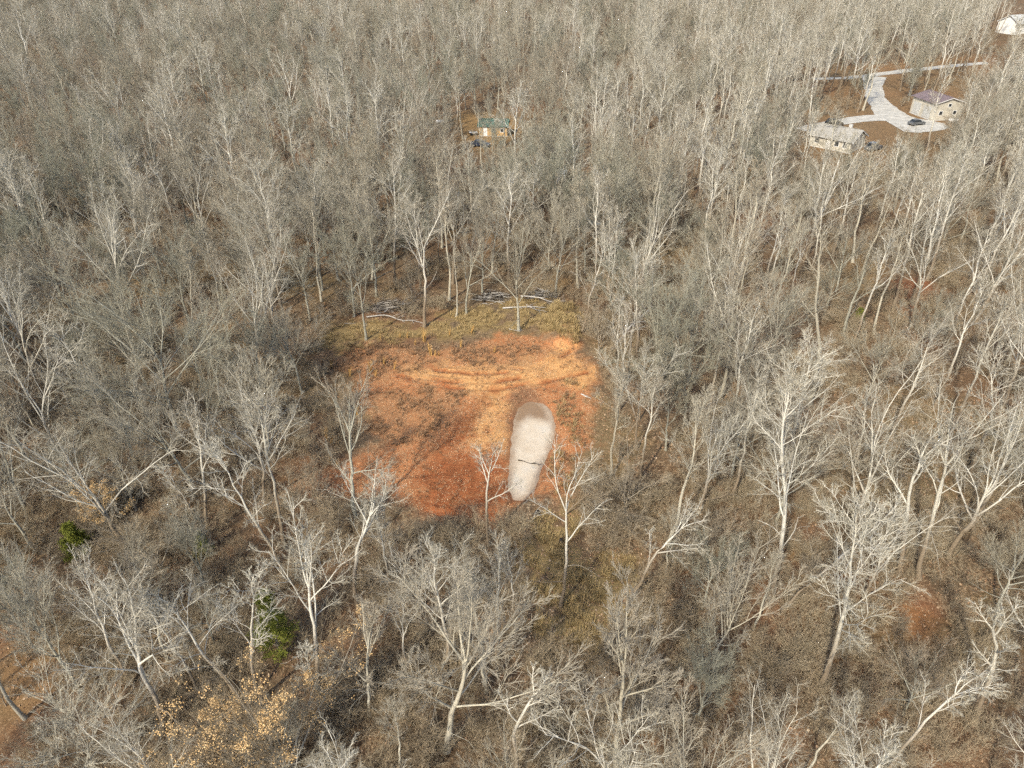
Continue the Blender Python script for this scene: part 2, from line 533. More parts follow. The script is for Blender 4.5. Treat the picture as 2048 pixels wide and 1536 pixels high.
def build_ground():
    xs = spaced(-2600, 2600, -24, 22, .25, 1.07)
    ys = spaced(-400, 3200, 44, 92, .25, 1.07)
    X, Y = np.meshgrid(xs, ys)
    Z = terrain(X, Y)
    nx, ny = len(xs), len(ys)
    V = np.stack([X.ravel(), Y.ravel(), Z.ravel()], 1)
    i = np.arange(nx * ny).reshape(ny, nx)
    F = np.stack([i[:-1, :-1].ravel(), i[:-1, 1:].ravel(), i[1:, 1:].ravel(), i[1:, :-1].ravel()], 1)
    me = make_mesh('ground', V, F, [M['ground']], None, True)
    x, y = V[:, 0], V[:, 1]
    wob = (fbm(x / 1.7, y / 1.7, 4) - .5) * 4.2
    wob2 = (fbm(x / .7 + 40, y / .7, 3) - .5) * 1.6

    def layer(name, val):
        a = me.attributes.new(name, 'FLOAT', 'POINT')
        a.data.foreach_set('value', np.asarray(val, np.float32))
    clay = 1 - smooth(-1.4, 1.2, sdf(x, y, CLAY) + wob + wob2)
    layer('clay', clay)
    layer('bright', (1 - smooth(-1.2, 1.5, sdf(x, y, BRIGHT) + wob + wob2)) * .9)
    rut = np.zeros(len(x))
    for r in RUTS:
        rut = np.maximum(rut, np.exp(-((dist_line(x, y, r) + wob2 * .35) / .5) ** 2) * smooth(.38, .62, fbm(x / 2.3 + 8, y / 2.3, 2)))
    deep = 1 - smooth(-1.2, 1.6, sdf(x, y, RED) + wob + wob2)
    layer('deep', np.clip(np.maximum(deep * .85, rut * .9), 0, 1))
    wd = np.maximum(1 - smooth(-1.0, 1.2, sdf(x, y, WEEDS) + wob * .8), 1 - smooth(-1.0, 1.2, sdf(x, y, WEEDS2) + wob * .8))
    layer('weeds', wd * .5)
    gr = np.maximum(1 - smooth(-1.5, 1.5, sdf(x, y, GRASSB) + wob), 1 - smooth(-2, 2, sdf(x, y, GRASSF) + wob))
    patches = smooth(.60, .72, fbm(x / 9 + 3, y / 9 + 7, 3)) * .3 * (y < 160)
    layer('grass', np.maximum(gr * .8 * smooth(.30, .55, fbm(x / 1.3 + 70, y / 1.3, 3)), patches))
    rd = np.zeros(len(x))
    for j, p in enumerate(REDS):
        rd = np.maximum(rd, (1 - smooth(-1.5, 1.5, sdf(x, y, p) + wob * .8)) * (.35 if j == 1 else 1))
    rd = np.maximum(rd, smooth(.60, .70, fbm(x / 14 + 11, y / 14 + 2, 3)) * .25)
    layer('reds', rd)
    layer('yard', np.maximum(1 - smooth(-3, 4, sdf(x, y, YARD) + wob), (1 - smooth(-4, 6, sdf(x, y, HOMES) + wob)) * .3))
    wet = 1 - smooth(-.5, .9, np.minimum(sdf(x, y, POND) - .1, sdf(x, y, SHALLOW) + .3) + wob2 * .7)
    layer('wet', wet * .75)
    link('ground', me, kind='structure', label='leaf strewn forest floor with a red clay clearing')


build_ground()


def build_pond():
    """water sheet on a fine grid, cut just outside the waterline"""
    lo, hi = POND.min(0) - 1, POND.max(0) + 1
    xs, ys = np.arange(lo[0], hi[0], .2), np.arange(lo[1], hi[1], .2)
    X, Y = np.meshgrid(xs, ys)
    nx, ny = len(xs), len(ys)
    i = np.arange(nx * ny).reshape(ny, nx)
    F = np.stack([i[:-1, :-1].ravel(), i[:-1, 1:].ravel(), i[1:, 1:].ravel(), i[1:, :-1].ravel()], 1)
    x, y = X.ravel(), Y.ravel()
    sd = sdf(x, y, POND)
    F = F[(sd[F] < .7).any(1)]
    me = make_mesh('pond_water', np.stack([x, y, np.full(len(x), -.17)], 1), F, [M['water']])
    w = (fbm(x / .9 + 20, y / .9, 4) - .5) * 2.6
    sh = np.maximum(1 - smooth(-1.0, 1.3, sdf(x, y, SHALLOW) + .55 + w * .35), smooth(-.9, .3, sd + w * .2) * .75)
    a = me.attributes.new('shallow', 'FLOAT', 'POINT'); a.data.foreach_set('value', sh.astype(np.float32))
    link('pond_water', me, kind='structure', label='narrow milky pond beside the red clay')


build_pond()


# driveway: a gravel lane, a spur and a yard apron, each a thin sheet on the ground
def strip(pts, w):
    P = polyw(pts)
    # resample
    seg = np.hypot(*np.diff(P, axis=0).T); cum = np.concatenate([[0], np.cumsum(seg)])
    t = np.linspace(0, cum[-1], max(8, int(cum[-1] / 1.2)))
    x, y = np.interp(t, cum, P[:, 0]), np.interp(t, cum, P[:, 1])
    ker = np.ones(5) / 5
    x = np.convolve(np.pad(x, 2, 'edge'), ker, 'valid'); y = np.convolve(np.pad(y, 2, 'edge'), ker, 'valid')
    W = np.interp(t / cum[-1], np.linspace(0, 1, len(w)), w)
    tx, ty = np.gradient(x), np.gradient(y); L = np.hypot(tx, ty)
    nx_, ny_ = -ty / L, tx / L
    j = (fbm(x / 1.5, y / 1.5, 3) - .5) * .9
    return np.stack([x + nx_ * (W / 2 + j), y + ny_ * (W / 2 + j)], 1), np.stack([x - nx_ * (W / 2 - j), y - ny_ * (W / 2 - j)], 1)


def build_drive():
    V, F = [], []
    lift = .03
    for pts, w in [([(1622, 158), (1690, 156), (1740, 151), (1800, 143), (1900, 132), (2060, 118)], [3.2, 3.4, 4.5, 3.6, 3.4, 3.4]),
                   ([(1748, 152), (1746, 175), (1752, 200), (1778, 226), (1800, 240)], [7.5, 5.5, 5.2, 6.5, 10.0]),
                   ([(1600, 262), (1640, 252), (1690, 242), (1740, 236), (1790, 236)], [4.6, 5.0, 4.6, 5.6, 7.0]),
                   ([(1775, 248), (1815, 248), (1852, 250), (1900, 252)], [15, 17, 12, 4])]:
        A, B = strip(pts, w)
        n0 = len(V)
        for a, b in zip(A, B):
            for s in (0, .33, .67, 1):
                p = a + (b - a) * s
                V.append((p[0], p[1], float(terrain(p[0], p[1])) + lift))
        for i in range(len(A) - 1):
            for k in range(3):
                q = n0 + i * 4 + k
                F.append((q, q + 1, q + 5, q + 4))
        lift += .012
    link('driveway', make_mesh('driveway', V, F, [M['gravel']]), kind='structure', label='pale gravel driveway joining the lane and the houses')


build_drive()


# ------------------------------------------------------------------ tree growing
def unit(a):
    return a / np.maximum(1e-9, np.linalg.norm(a, axis=-1, keepdims=True))


def tubes(P, R, S):
    """P (N,K,3) polylines, R (N,K) radii, S sides -> verts, quads"""
    N, K, _ = P.shape
    T = unit(np.gradient(P, axis=1))
    ref = np.where(np.abs(T[..., 2:3]) < .9, np.array([0, 0, 1.0]), np.array([1.0, 0, 0]))
    U = unit(np.cross(T, ref)); W = np.cross(T, U)
    a = np.linspace(0, 2 * math.pi, S, endpoint=False)
    V = P[:, :, None, :] + R[:, :, None, None] * (np.cos(a)[None, None, :, None] * U[:, :, None, :] + np.sin(a)[None, None, :, None] * W[:, :, None, :])
    idx = np.arange(N * K * S).reshape(N, K, S)
    nx = np.roll(idx, -1, axis=2)
    F = np.stack([idx[:, :-1], nx[:, :-1], nx[:, 1:], idx[:, 1:]], -1).reshape(-1, 4)
    return V.reshape(-1, 3), F


class Acc:
    def __init__(s):
        s.V, s.F, s.I, s.n = [], [], [], 0

    def add(s, VF, mi=0):
        V, F = VF
        s.V.append(V); s.F.append(F + s.n); s.I.append(np.full(len(F), mi)); s.n += len(V)

    def mesh(s, name, mats, sm=True):
        return make_mesh(name, np.concatenate(s.V), np.concatenate(s.F), mats, np.concatenate(s.I), sm)


def sprout(rg, P, R, n, t0, t1, ang, length, K, wig, up, rr, tip, tfall=.5, plen=None):
    """n children on every parent polyline; returns (P, R, lengths)"""
    N, Kp, _ = P.shape
    t = (np.arange(n)[None, :] + rg.random((N, n))) / n * (t1 - t0) + t0
    f = t * (Kp - 1); i = np.clip(f.astype(int), 0, Kp - 2); u = (f - i)[..., None]
    ar = np.arange(N)[:, None]
    pos = P[ar, i] * (1 - u) + P[ar, i + 1] * u
    tan = unit(P[ar, i + 1] - P[ar, i])
    r0 = R[ar, i] * (1 - u[..., 0]) + R[ar, i + 1] * u[..., 0]
    ref = np.where(np.abs(tan[..., 2:3]) < .92, np.array([0, 0, 1.0]), np.array([1.0, 0, 0]))
    A = unit(np.cross(tan, ref)); B = np.cross(tan, A)
    az = np.arange(n)[None, :] * 2.399 + rg.random((N, 1)) * 6.28 + rg.normal(0, .5, (N, n))
    a = np.radians(rg.uniform(ang[0], ang[1], (N, n)))[..., None]
    d = np.cos(a) * tan + np.sin(a) * (np.cos(az)[..., None] * A + np.sin(az)[..., None] * B)
    L = length * rg.uniform(.65, 1.25, (N, n)) * (1 - tfall * (t - t0) / max(1e-6, t1 - t0))
    if plen is not None:
        L = L * plen[:, None]
    M_ = N * n
    d = d.reshape(M_, 3); L = L.reshape(M_); pos = pos.reshape(M_, 3); r0 = r0.reshape(M_)
    out = np.zeros((M_, K, 3)); out[:, 0] = pos
    for k in range(1, K):
        d = unit(d + rg.normal(0, wig, (M_, 3)) + np.array([0, 0, up]))
        out[:, k] = out[:, k - 1] + d * (L / (K - 1))[:, None]
    rb = np.minimum(r0 * .85, np.maximum(r0 * rr * rg.uniform(.75, 1.2, M_), tip))
    s = np.linspace(0, 1, K)[None, :]
    Rr = np.maximum(rb[:, None] * (1 - s * .8), tip * (1 - .5 * s))
    return out, Rr, L


def trunk_line(rg, pts, K, wob):
    """smooth wandering polyline through control points"""
    pts = np.array(pts, float)
    seg = np.linalg.norm(np.diff(pts, axis=0), axis=1); cum = np.concatenate([[0], np.cumsum(seg)]) / seg.sum()
    t = np.linspace(0, 1, K)
    P = np.stack([np.interp(t, cum, pts[:, k]) for k in range(3)], 1)
    for _ in range(2):
        P[1:-1] = (P[:-2] + 2 * P[1:-1] + P[2:]) / 4
    w = np.cumsum(rg.normal(0, wob, (K, 2)), axis=0); w -= np.linspace(0, 1, K)[:, None] * w[-1]
    P[:, :2] += w
    return P


KINDS = {
    # limbs: n, t0, t1, angle, length/H, up, radius share; then the next levels: n, t0, t1, angle, length share
    'broad': dict(trunk=.48, rad=.0098, limbs=(7, .46, .97, (14, 60), .55, .028, .56), sub=[(8, .20, .97, (16, 40), .46), (8, .15, 1, (16, 42), .48), (8, .1, 1, (14, 40), .62)], wig=.07, up=.045, bark='grey_bark', twig='grey_twig', tip=.0112),
    'sycamore': dict(trunk=.90, rad=.0098, limbs=(16, .40, .99, (30, 64), .36, .05, .42), sub=[(7, .22, .98, (24, 50), .44), (7, .2, 1, (24, 50), .46), (6, .15, 1, (20, 48), .66)], wig=.095, up=.035, bark='white_bark', twig='white_twig', tip=.0098),
    'forked': dict(trunk=.48, rad=.0112, limbs=(4, .55, .95, (14, 46), .58, .035, .66), sub=[(9, .22, .98, (22, 50), .40), (7, .2, 1, (22, 50), .46), (7, .15, 1, (20, 48), .66)], wig=.09, up=.035, bark='white_bark', twig='white_twig', tip=.0098),
    'slender': dict(trunk=.93, rad=.0080, limbs=(12, .48, .99, (18, 46), .25, .06, .46), sub=[(6, .2, .98, (20, 48), .46), (6, .2, 1, (20, 48), .48), (5, .15, 1, (18, 46), .66)], wig=.085, up=.05, bark='pale_bark', twig='pale_twig', tip=.0102),
    'understory': dict(trunk=.28, rad=.0095, limbs=(8, .20, 1.0, (14, 54), .74, .04, .66), sub=[(7, .15, .98, (20, 50), .44), (7, .15, 1, (20, 50), .46), (7, .1, 1, (18, 50), .60)], wig=.10, up=.03, bark='brown_bark', twig='brown_twig', tip=.0075),
}


def grow_tree(kind, seed, H, ctrl=None, wide=1.0, dense=1.0, thick=1.0, mats=None, far=False, tipk=1.0):
    """returns (trunk mesh, crown mesh, twig end points). ctrl: trunk control points relative to the base"""
    k = KINDS[kind]
    rg = np.random.default_rng(seed)
    bark, twig = mats or (k['bark'], k['twig'])
    r0 = k['rad'] * H * thick + .035
    if ctrl is None:
        lean = rg.normal(0, .035, 2) * H
        ctrl = [(0, 0, -.25), (lean[0] * .4, lean[1] * .4, H * k['trunk'] * .5), (lean[0], lean[1], H * k['trunk'])]
    K = 14
    P = trunk_line(rg, ctrl, K, .0075 * H * k['trunk'])[None]
    s = np.linspace(0, 1, K)
    end = .16 if k['trunk'] > .7 else .42
    R = (r0 * (1 - (1 - end) * s))[None] * (1 + .55 * np.exp(-s * 16))[None]
    tr = Acc(); tr.add(tubes(P, R, 9))
    n, t0, t1, ang, ln, up, rr = k['limbs']
    L1, R1, len1 = sprout(rg, P, R, max(2, int(n * min(1, dense * 1.2))), t0, t1, ang, ln * H * wide, 8, k['wig'], up, rr, k['tip'] * 1.8, .5 if k['trunk'] > .7 else .1)
    # main limbs belong to the trunk's wood
    tr.add(tubes(L1, R1, 6))
    # a low dead limb or two
    if kind in ('sycamore', 'forked', 'broad'):
        d1, dr, dl = sprout(rg, P, R, 2, t0 * .55, t0, (55, 85), ln * H * .45, 6, .22, .0, .28, k['tip'])
        tr.add(tubes(d1, dr, 5))
        e1, er, _ = sprout(rg, d1, dr, 4, .3, 1, (30, 60), .4, 5, .2, 0, .6, k['tip'], .3, dl)
        tr.add(tubes(e1, er, 4))
    cr = Acc()
    PP, RR, LL = L1, R1, len1
    # the leader's own top also carries twigs
    if k['trunk'] > .7:
        top, tR, tl = sprout(rg, P[:, -4:], R[:, -4:], 5, .3, 1, (8, 40), ln * H * .45, 8, k['wig'], up, .7, k['tip'] * 1.5, .2)
        tr.add(tubes(top, tR, 5))
    else:
        top, tR, tl = sprout(rg, P[:, -3:], R[:, -3:], 3, .97, .999, (2, 26), ln * H * .95 * wide, 8, k['wig'], up, 1.0, k['tip'] * 1.8, .1)
        tr.add(tubes(top, tR, 6))
    if True:
        PP, RR, LL = np.concatenate([PP, top]), np.concatenate([RR, tR]), np.concatenate([LL, tl])
    sides = [4, 3, 3]; Ks = [6, 4, 2]; tips = [k['tip'] * 1.5, k['tip'] * 1.05, k['tip'] * .8]
    tips = [t * (1.4 if far else tipk) for t in tips]
    for j, (m, a, b, an, f) in enumerate(k['sub']):
        m = max(2, int(round(m * (dense if j else 1) * (.85 if far and j == 2 else 1))))
        PP, RR, LL = sprout(rg, PP, RR, m, a, b, an, f, Ks[j], k['wig'] * 1.1, k['up'], .55, tips[j], .45, LL)
        cr.add(tubes(PP, RR, sides[j]), 0 if j == 0 else 1)
    tips_ = PP[:, -1]
    mt = tr.mesh('trunk_' + kind, [M[bark]])
    mc = cr.mesh('crown_' + kind, [M[bark], M[twig]])
    return mt, mc, tips_


def thing_tree(name, label, loc, mt, mc, rz=0.0, sc=1.0, tilt=(0, 0), group=None, cat='tree'):
    e = empty(name, (float(loc[0]), float(loc[1]), float(loc[2])), rz, label=label, category=cat)
    e.rotation_euler = (tilt[0], tilt[1], rz)
    e.scale = (sc, sc, sc)
    if group:
        e['group'] = group
    link('trunk', mt, e)
    link('crown', mc, e)
    return e


# ------------------------------------------------------------------ the trees one can point at
# (kind, trunk control pixels from root to top of the trunk, top pixel of the crown, width factor, density, thickness, label)
HEROES = [
    ('forked', [(324, 1464), (318, 1400), (290, 1330), (280, 1275)], (297, 1133), 1.15, 1.0, .85, 'white forked tree with a wide open crown near the lower left corner'),
    ('sycamore', [(502, 1422), (440, 1350), (384, 1279), (340, 1190)], (331, 1165), .95, .8, .9, 'white tree leaning hard left behind the tan leaved tree'),
    ('sycamore', [(523, 1401), (512, 1330), (502, 1260), (503, 1160)], (506, 1122), .75, .8, .8, 'slim white tree standing in front of the largest green cedar'),
    ('forked', [(638, 1391), (628, 1310), (618, 1230), (614, 1190)], (628, 1052), .95, .95, .8, 'tall white tree just right of the largest green cedar'),
    ('sycamore', [(645, 1450), (632, 1400), (618, 1350), (612, 1310)], (600, 1295), .8, .7, .9, 'small crooked white tree below the tall one right of the cedar'),
    ('sycamore', [(572, 1147), (520, 1050), (465, 965), (432, 905)], (430, 880), .9, .75, .9, 'long bare white trunk leaning left toward the clearing edge'),
    ('forked', [(413, 1070), (408, 1000), (400, 930), (394, 890)], (405, 806), .9, 1.0, .75, 'upright white forked tree above the small cedar shrub'),
    ('sycamore', [(398, 1087), (380, 1030), (362, 990), (320, 945)], (305, 915), .8, .75, .9, 'white tree bent left beside the upright white fork'),
    ('broad', [(709, 1050), (703, 980), (697, 930), (694, 885)], (680, 738), .80, .9, .95, 'grey tree with round crown standing at the left edge of red clay'),
    ('forked', [(717, 1223), (708, 1160), (712, 1100), (738, 1040)], (765, 900), .9, .8, .8, 'white tree curving right just below the red ruts'),
    ('forked', [(977, 1091), (972, 1040), (972, 990), (978, 950)], (965, 868), .85, .6, .75, 'sparse white tree standing just left of the milky pond'),
    ('forked', [(1123, 1216), (1128, 1120), (1128, 1060), (1132, 1020)], (1140, 900), .95, .55, .62, 'thin grey trunk rising from the green grass patch', 7),
    ('broad', [(892, 1500), (902, 1420), (918, 1360), (932, 1310)], (950, 1092), .88, 1.25, 1.0, 'largest dense pale crown low in the middle'),
    ('broad', [(738, 1430), (737, 1390), (735, 1340), (734, 1310)], (732, 1212), .8, .9, .8, 'narrow pale tree left of the largest dense crown'),
    ('forked', [(1036, 1560), (1022, 1460), (1050, 1410), (1068, 1376)], (1099, 1300), .7, .8, .8, 'crooked tree with an S shaped stem at bottom middle'),
    ('broad', [(1238, 1560), (1232, 1470), (1240, 1400), (1250, 1350)], (1258, 1205), .95, 1.1, .95, 'pale full crowned tree right of the green grass patch bottom'),
    ('forked', [(1215, 1640), (1212, 1590), (1212, 1545), (1210, 1530)], (1210, 1440), 1.5, .8, .85, 'gnarled white limbs spreading at the bottom edge'),
    ('sycamore', [(1636, 1380), (1665, 1290), (1688, 1205), (1702, 1110), (1712, 1030)], (1714, 1008), 1.0, 1.0, .92, 'stout white trunk with many side limbs in the lower right'),
    ('sycamore', [(1560, 1230), (1611, 1174), (1700, 1085), (1790, 1005)], (1800, 990), .8, .7, .7, 'thin trunk slanting right behind the stout white tree'),
    ('sycamore', [(1540, 1195), (1562, 1080), (1572, 980), (1573, 850), (1572, 740)], (1572, 715), .86, 1.1, .75, 'tallest straight white tree right of centre'),
    ('slender', [(1617, 808), (1632, 720), (1636, 640), (1634, 500), (1634, 450)], (1632, 430), 1.0, .7, 1.3, 'tall slim white trunk standing alone above the straight white tree'),
    ('forked', [(1838, 1157), (1862, 1070), (1880, 1000), (1890, 930)], (1885, 745), .9, .9, .75, 'white forked tree with a long leaning stem at right'),
    ('forked', [(1946, 1066), (1970, 1000), (1992, 940), (2004, 900)], (2040, 770), 1.0, .8, .8, 'white tree leaning out of the right edge'),
    ('forked', [(1796, 1146), (1808, 1060), (1820, 980), (1834, 905)], (1800, 790), .9, .8, .75, 'white forked tree behind the stout trunk, crown split in two'),
    ('sycamore', [(1702, 1000), (1716, 920), (1727, 865), (1735, 790)], (1740, 745), .8, .9, .8, 'bright white tree between the tallest and the leaning fork'),
    ('sycamore', [(1822, 1020), (1790, 960), (1760, 910), (1728, 872)], (1690, 820), .75, .6, .8, 'pale arching stem bending left at right of centre'),
    ('broad', [(1685, 672), (1700, 620), (1718, 575), (1728, 545)], (1745, 460), .8, .7, 1.2, 'stout grey crooked trunk forking high right of the slim one'),
    ('sycamore', [(1932, 961), (1950, 890), (1966, 820), (1964, 720)], (1955, 640), .8, .8, .8, 'tall white trunk near the right edge above the leaning one'),
    ('forked', [(1950, 1447), (1975, 1370), (1999, 1315), (1988, 1262)], (1960, 1190), .9, .8, 1.0, 'crooked white stem with a hooked top by the right edge'),
    ('forked', [(1760, 1556), (1820, 1480), (1880, 1420), (1910, 1390)], (1925, 1310), 1.0, .9, .6, 'grey tree leaning right in the lower right corner'),
    ('broad', [(1420, 1330), (1440, 1285), (1455, 1262), (1461, 1250)], (1470, 1150), 1.25, .9, .9, 'white starry crown seen from above, right of green grass'),
    ('forked', [(850, 654), (848, 600), (847, 545), (848, 500)], (838, 365), .95, 1.0, .85, 'tall white forked tree at the back edge of the clearing'),
    ('broad', [(1037, 661), (1036, 610), (1035, 580), (1034, 560)], (1046, 428), .98, 1.0, 1.05, 'big round crowned tree alone in the grass behind the clearing'),
    ('broad', [(732, 679), (727, 630), (722, 590), (716, 560)], (715, 462), .95, 1.0, .9, 'grey tree at the back left corner of the clearing'),
    ('slender', [(908, 633), (909, 590), (908, 540), (906, 500)], (905, 480), .9, .7, 1.0, 'slim trunk left of the two behind the clearing grass'),
    ('broad', [(933, 628), (936, 590), (942, 550), (946, 530)], (955, 415), .8, .9, .8, 'grey tree between slim trunk and big round crown'),
    ('sycamore', [(1163, 661), (1178, 610), (1190, 575), (1205, 500)], (1212, 450), .8, .9, .8, 'pale trunk leaning right at the back right corner of the clearing'),
    ('forked', [(135, 961), (115, 905), (98, 860), (88, 825)], (90, 665), .95, .9, .85, 'grey white forked tree at far left middle'),
    ('sycamore', [(230, 883), (200, 810), (169, 741), (125, 655)], (100, 575), .75, .9, .8, 'dark trunk leaning left behind the far left fork'),
    ('broad', [(362, 886), (345, 820), (330, 765), (325, 720)], (312, 485), 1.0, 1.1, .8, 'largest fan shaped grey crown left of the clearing'),
    ('broad', [(545, 917), (538, 870), (535, 840), (530, 810)], (522, 680), 1.1, 1.0, .85, 'pale rounded crown near the left edge of the clearing'),
    ('forked', [(280, 520), (276, 480), (272, 440), (270, 400)], (268, 300), 1.0, .9, .8, 'white branched tree standing out in the woods at upper left'),
    ('sycamore', [(360, 480), (345, 430), (325, 370), (300, 330)], (290, 300), .8, .8, .8, 'white tree leaning left beside the upper left white one'),
    ('broad', [(188, 1545), (184, 1520), (180, 1500), (178, 1490)], (168, 1385), 1.3, .9, .8, 'low spreading pale tree in the bottom left corner'),
    ('broad', [(63, 1094), (45, 1060), (25, 1030), (10, 1000)], (0, 900), .9, .8, 1.0, 'dark leaning trunk at the left edge above the cedars'),
    ('forked', [(1256, 1200), (1285, 1145), (1320, 1095), (1345, 1062)], (1390, 965), .9, .8, .8, 'grey tree leaning right behind the green grass patch'),
    ('sycamore', [(1128, 1030), (1150, 1005), (1172, 990), (1190, 960)], (1215, 905), .9, .6, .7, 'pale low stem leaning right at the foot of the pond'),
    ('sycamore', [(1085, 130), (1085, 105), (1086, 85), (1087, 70)], (1090, 48), .9, .7, .9, 'white Y shaped tree far off at top middle'),
    ('forked', [(1300, 690), (1298, 640), (1300, 600), (1305, 575)], (1320, 490), 1.0, .9, .7, 'pale tree with a crooked limb right of the clearing back corner'),
    ('broad', [(1390, 680), (1394, 640), (1398, 610), (1400, 595)], (1412, 500), .9, 1.0, .8, 'dark green grey vase shaped crown right of the clearing'),
    ('broad', [(1545, 720), (1552, 690), (1556, 670), (1558, 660)], (1575, 560), .85, 1.0, .8, 'vase shaped grey tree left of the slim white trunk'),
    ('forked', [(1275, 900), (1272, 850), (1276, 810), (1280, 790)], (1270, 690), 1.1, 1.1, .7, 'dense grey tree beside the right edge of the red clay'),
    ('broad', [(1330, 900), (1332, 850), (1335, 820), (1336, 800)], (1345, 700), 1.0, 1.2, .7, 'bushy purple grey crown two trees right of the red clay'),
]


def hero(i, h):
    kind, tp, top, wide, dense, thick, label = h[:7]
    seed = 500 + i + (1000 * h[7] if len(h) > 7 else 0)
    base = at(*tp[0])
    Y = base[1]
    pts = [(0, 0, -.25)]
    for q in tp[1:]:
        p = on_plane_y(q[0], q[1], Y)
        pts.append(tuple(p - base))
    tz = on_plane_y(top[0], top[1], Y)[2] - base[2]
    H = max(tz, 3.0)
    rg = np.random.default_rng(100 + i)
    # give the lean some depth too
    dy = rg.normal(0, .05) * H
    pts = [(p[0], p[1] + dy * (p[2] / H) ** 1.2 if p[2] > 0 else p[1], p[2]) for p in pts]
    frac = pts[-1][2] / H
    k = KINDS[kind]
    # limbs that must reach the top of the crown
    w = wide * (1.0 if k['trunk'] > .7 else max(.55, min(1.3, (1 - frac) / .5)))
    near = Y < 62
    w *= .88
    pale = ('pale_bark', 'white_twig') if kind == 'broad' and ('pale' in label or 'white' in label) else None
    mt, mc, _ = grow_tree(kind, seed, H, pts, w, dense * (.84 if near else .6), thick, pale, False, 1.3 if near else 1.1)
    nm = {'broad': 'broad_crowned_tree', 'sycamore': 'white_barked_tree', 'forked': 'forked_tree', 'slender': 'slender_tree'}[kind]
    thing_tree(nm, label, base, mt, mc)
    return base, H


hero_xy = []
for i, h in enumerate(HEROES):
    b, H = hero(i, h)
    hero_xy.append((b[0], b[1]))

# ------------------------------------------------------------------ prototypes for the woods
PROTO, FARP = {}, {}
for kind, n, H, dense in [('broad', 6, 14.0, .96), ('sycamore', 3, 17.0, .9), ('forked', 3, 16.0, .9), ('slender', 5, 16.0, 1.0), ('understory', 3, 5.5, 1.0)]:
    pale = lambda j: ('white_bark', 'pale_twig') if kind == 'slender' and j in (1, 3) else None
    PROTO[kind] = [grow_tree(kind, 40 + 10 * j + len(kind), H, None, 1.0, dense, 1.0, pale(j))[:2] for j in range(n)]
    FARP[kind] = [grow_tree(kind, 45 + 10 * j + len(kind), H, None, 1.3 if kind == 'broad' else 1.0, dense * (1.0 if kind == 'broad' else .8), 1.2, pale(j), True)[:2] for j in range(max(2, n - 3))]
PH = {'broad': 14.0, 'sycamore': 17.0, 'forked': 16.0, 'slender': 16.0, 'understory': 5.5}
CW = {'broad': .36, 'sycamore': .26, 'forked': .32, 'slender': .16, 'understory': .45}

# views that stay open in the photograph: (outline, share of covering trees to drop)
CLEAR = [([(640, 690), (700, 650), (850, 655), (1000, 600), (1150, 612), (1190, 700), (1198, 800), (1180, 880), (1150, 960), (1100, 1010), (830, 1035), (800, 970), (750, 910), (690, 850), (650, 770)], 1.0),
         ([(1070, 1040), (1150, 1040), (1250, 1140), (1250, 1230), (1150, 1290), (1070, 1230)], 1.0),
         ([(930, 228), (1030, 230), (1030, 280), (985, 300), (920, 300)], .84),
         ([(860, 235), (930, 228), (930, 300), (870, 280)], .6),
         ([(1622, 145), (1740, 135), (1920, 125), (1920, 145), (1780, 160), (1780, 200), (1920, 165), (1920, 265), (1780, 270), (1600, 265), (1730, 225), (1730, 165), (1622, 165)], .93),
         ([(1900, 120), (2048, 105), (2048, 128), (1900, 142)], .95),
         ([(1625, 240), (1760, 250), (1765, 315), (1620, 315)], .72),
         ([(1995, 15), (2048, 10), (2048, 85), (1995, 85)], 1.0),
         ([(1822, 170), (1912, 170), (1912, 250), (1822, 250)], .85),
         ([(1108, 340), (1136, 340), (1136, 372), (1108, 372)], .3),
         ([(1165, 428), (1200, 428), (1200, 462), (1165, 462)], .4),
         ([(0, 1260), (100, 1250), (140, 1330), (80, 1536), (0, 1536)], .5),
         ([(1530, 1290), (1640, 1280), (1640, 1400), (1540, 1420)], .8),
         ([(1790, 1180), (1890, 1170), (1900, 1290), (1800, 1280)], .85),
         ([(130, 1040), (200, 1040), (200, 1120), (130, 1120)], 1.0),
         ([(500, 1180), (600, 1180), (600, 1330), (500, 1330)], .9),
         ([(370, 1330), (600, 1320), (600, 1536), (370, 1536)], .5)]
NOBASE = [([(600, 690), (650, 640), (740, 636), (900, 612), (1000, 595), (1150, 600), (1195, 690), (1210, 800), (1190, 900), (1150, 1000), (1000, 1040), (830, 1045), (640, 990), (620, 860)], 1.0)]
ROADW = [polyw([(1610, 166), (1740, 160), (2048, 126), (2048, 108), (1740, 140), (1610, 150)]), polyw([(1725, 150), (1790, 145), (1800, 215), (1910, 190), (1925, 262), (1770, 275), (1590, 275), (1590, 245), (1735, 225)]), YARD,
         polyw([(1625, 240), (1760, 250), (1765, 318), (1620, 318)]), polyw([(1990, 20), (2080, 10), (2080, 90), (1990, 90)])]


def blocks(x, y, z, H, kind, rg):
    """vectorised: does a tree of this height hide one of the open views?"""
    r = np.vectorize(CW.get)(kind) * H * np.where(y > 105, .95, .8)
    out = np.zeros(len(x), bool)
    luck = rg.random((len(CLEAR), len(x)))
    for fx, fz in ((0, .98), (0, .75), (-1, .7), (1, .7), (0, .5), (-.6, .9), (.6, .9), (-.7, .5), (.7, .5)):
        u, v = proj(x + fx * r, y, z + fz * H)
        ok = ~((kind == 'slender') & (fz < .6) & (fx != 0))
        thin = (kind == 'slender') & (luck[3] < .16)
        for j, (poly, p) in enumerate(CLEAR):
            out |= inside(u, v, poly) & ok & (luck[j] < p) & ~(thin & (3 < j < 8))
    return out


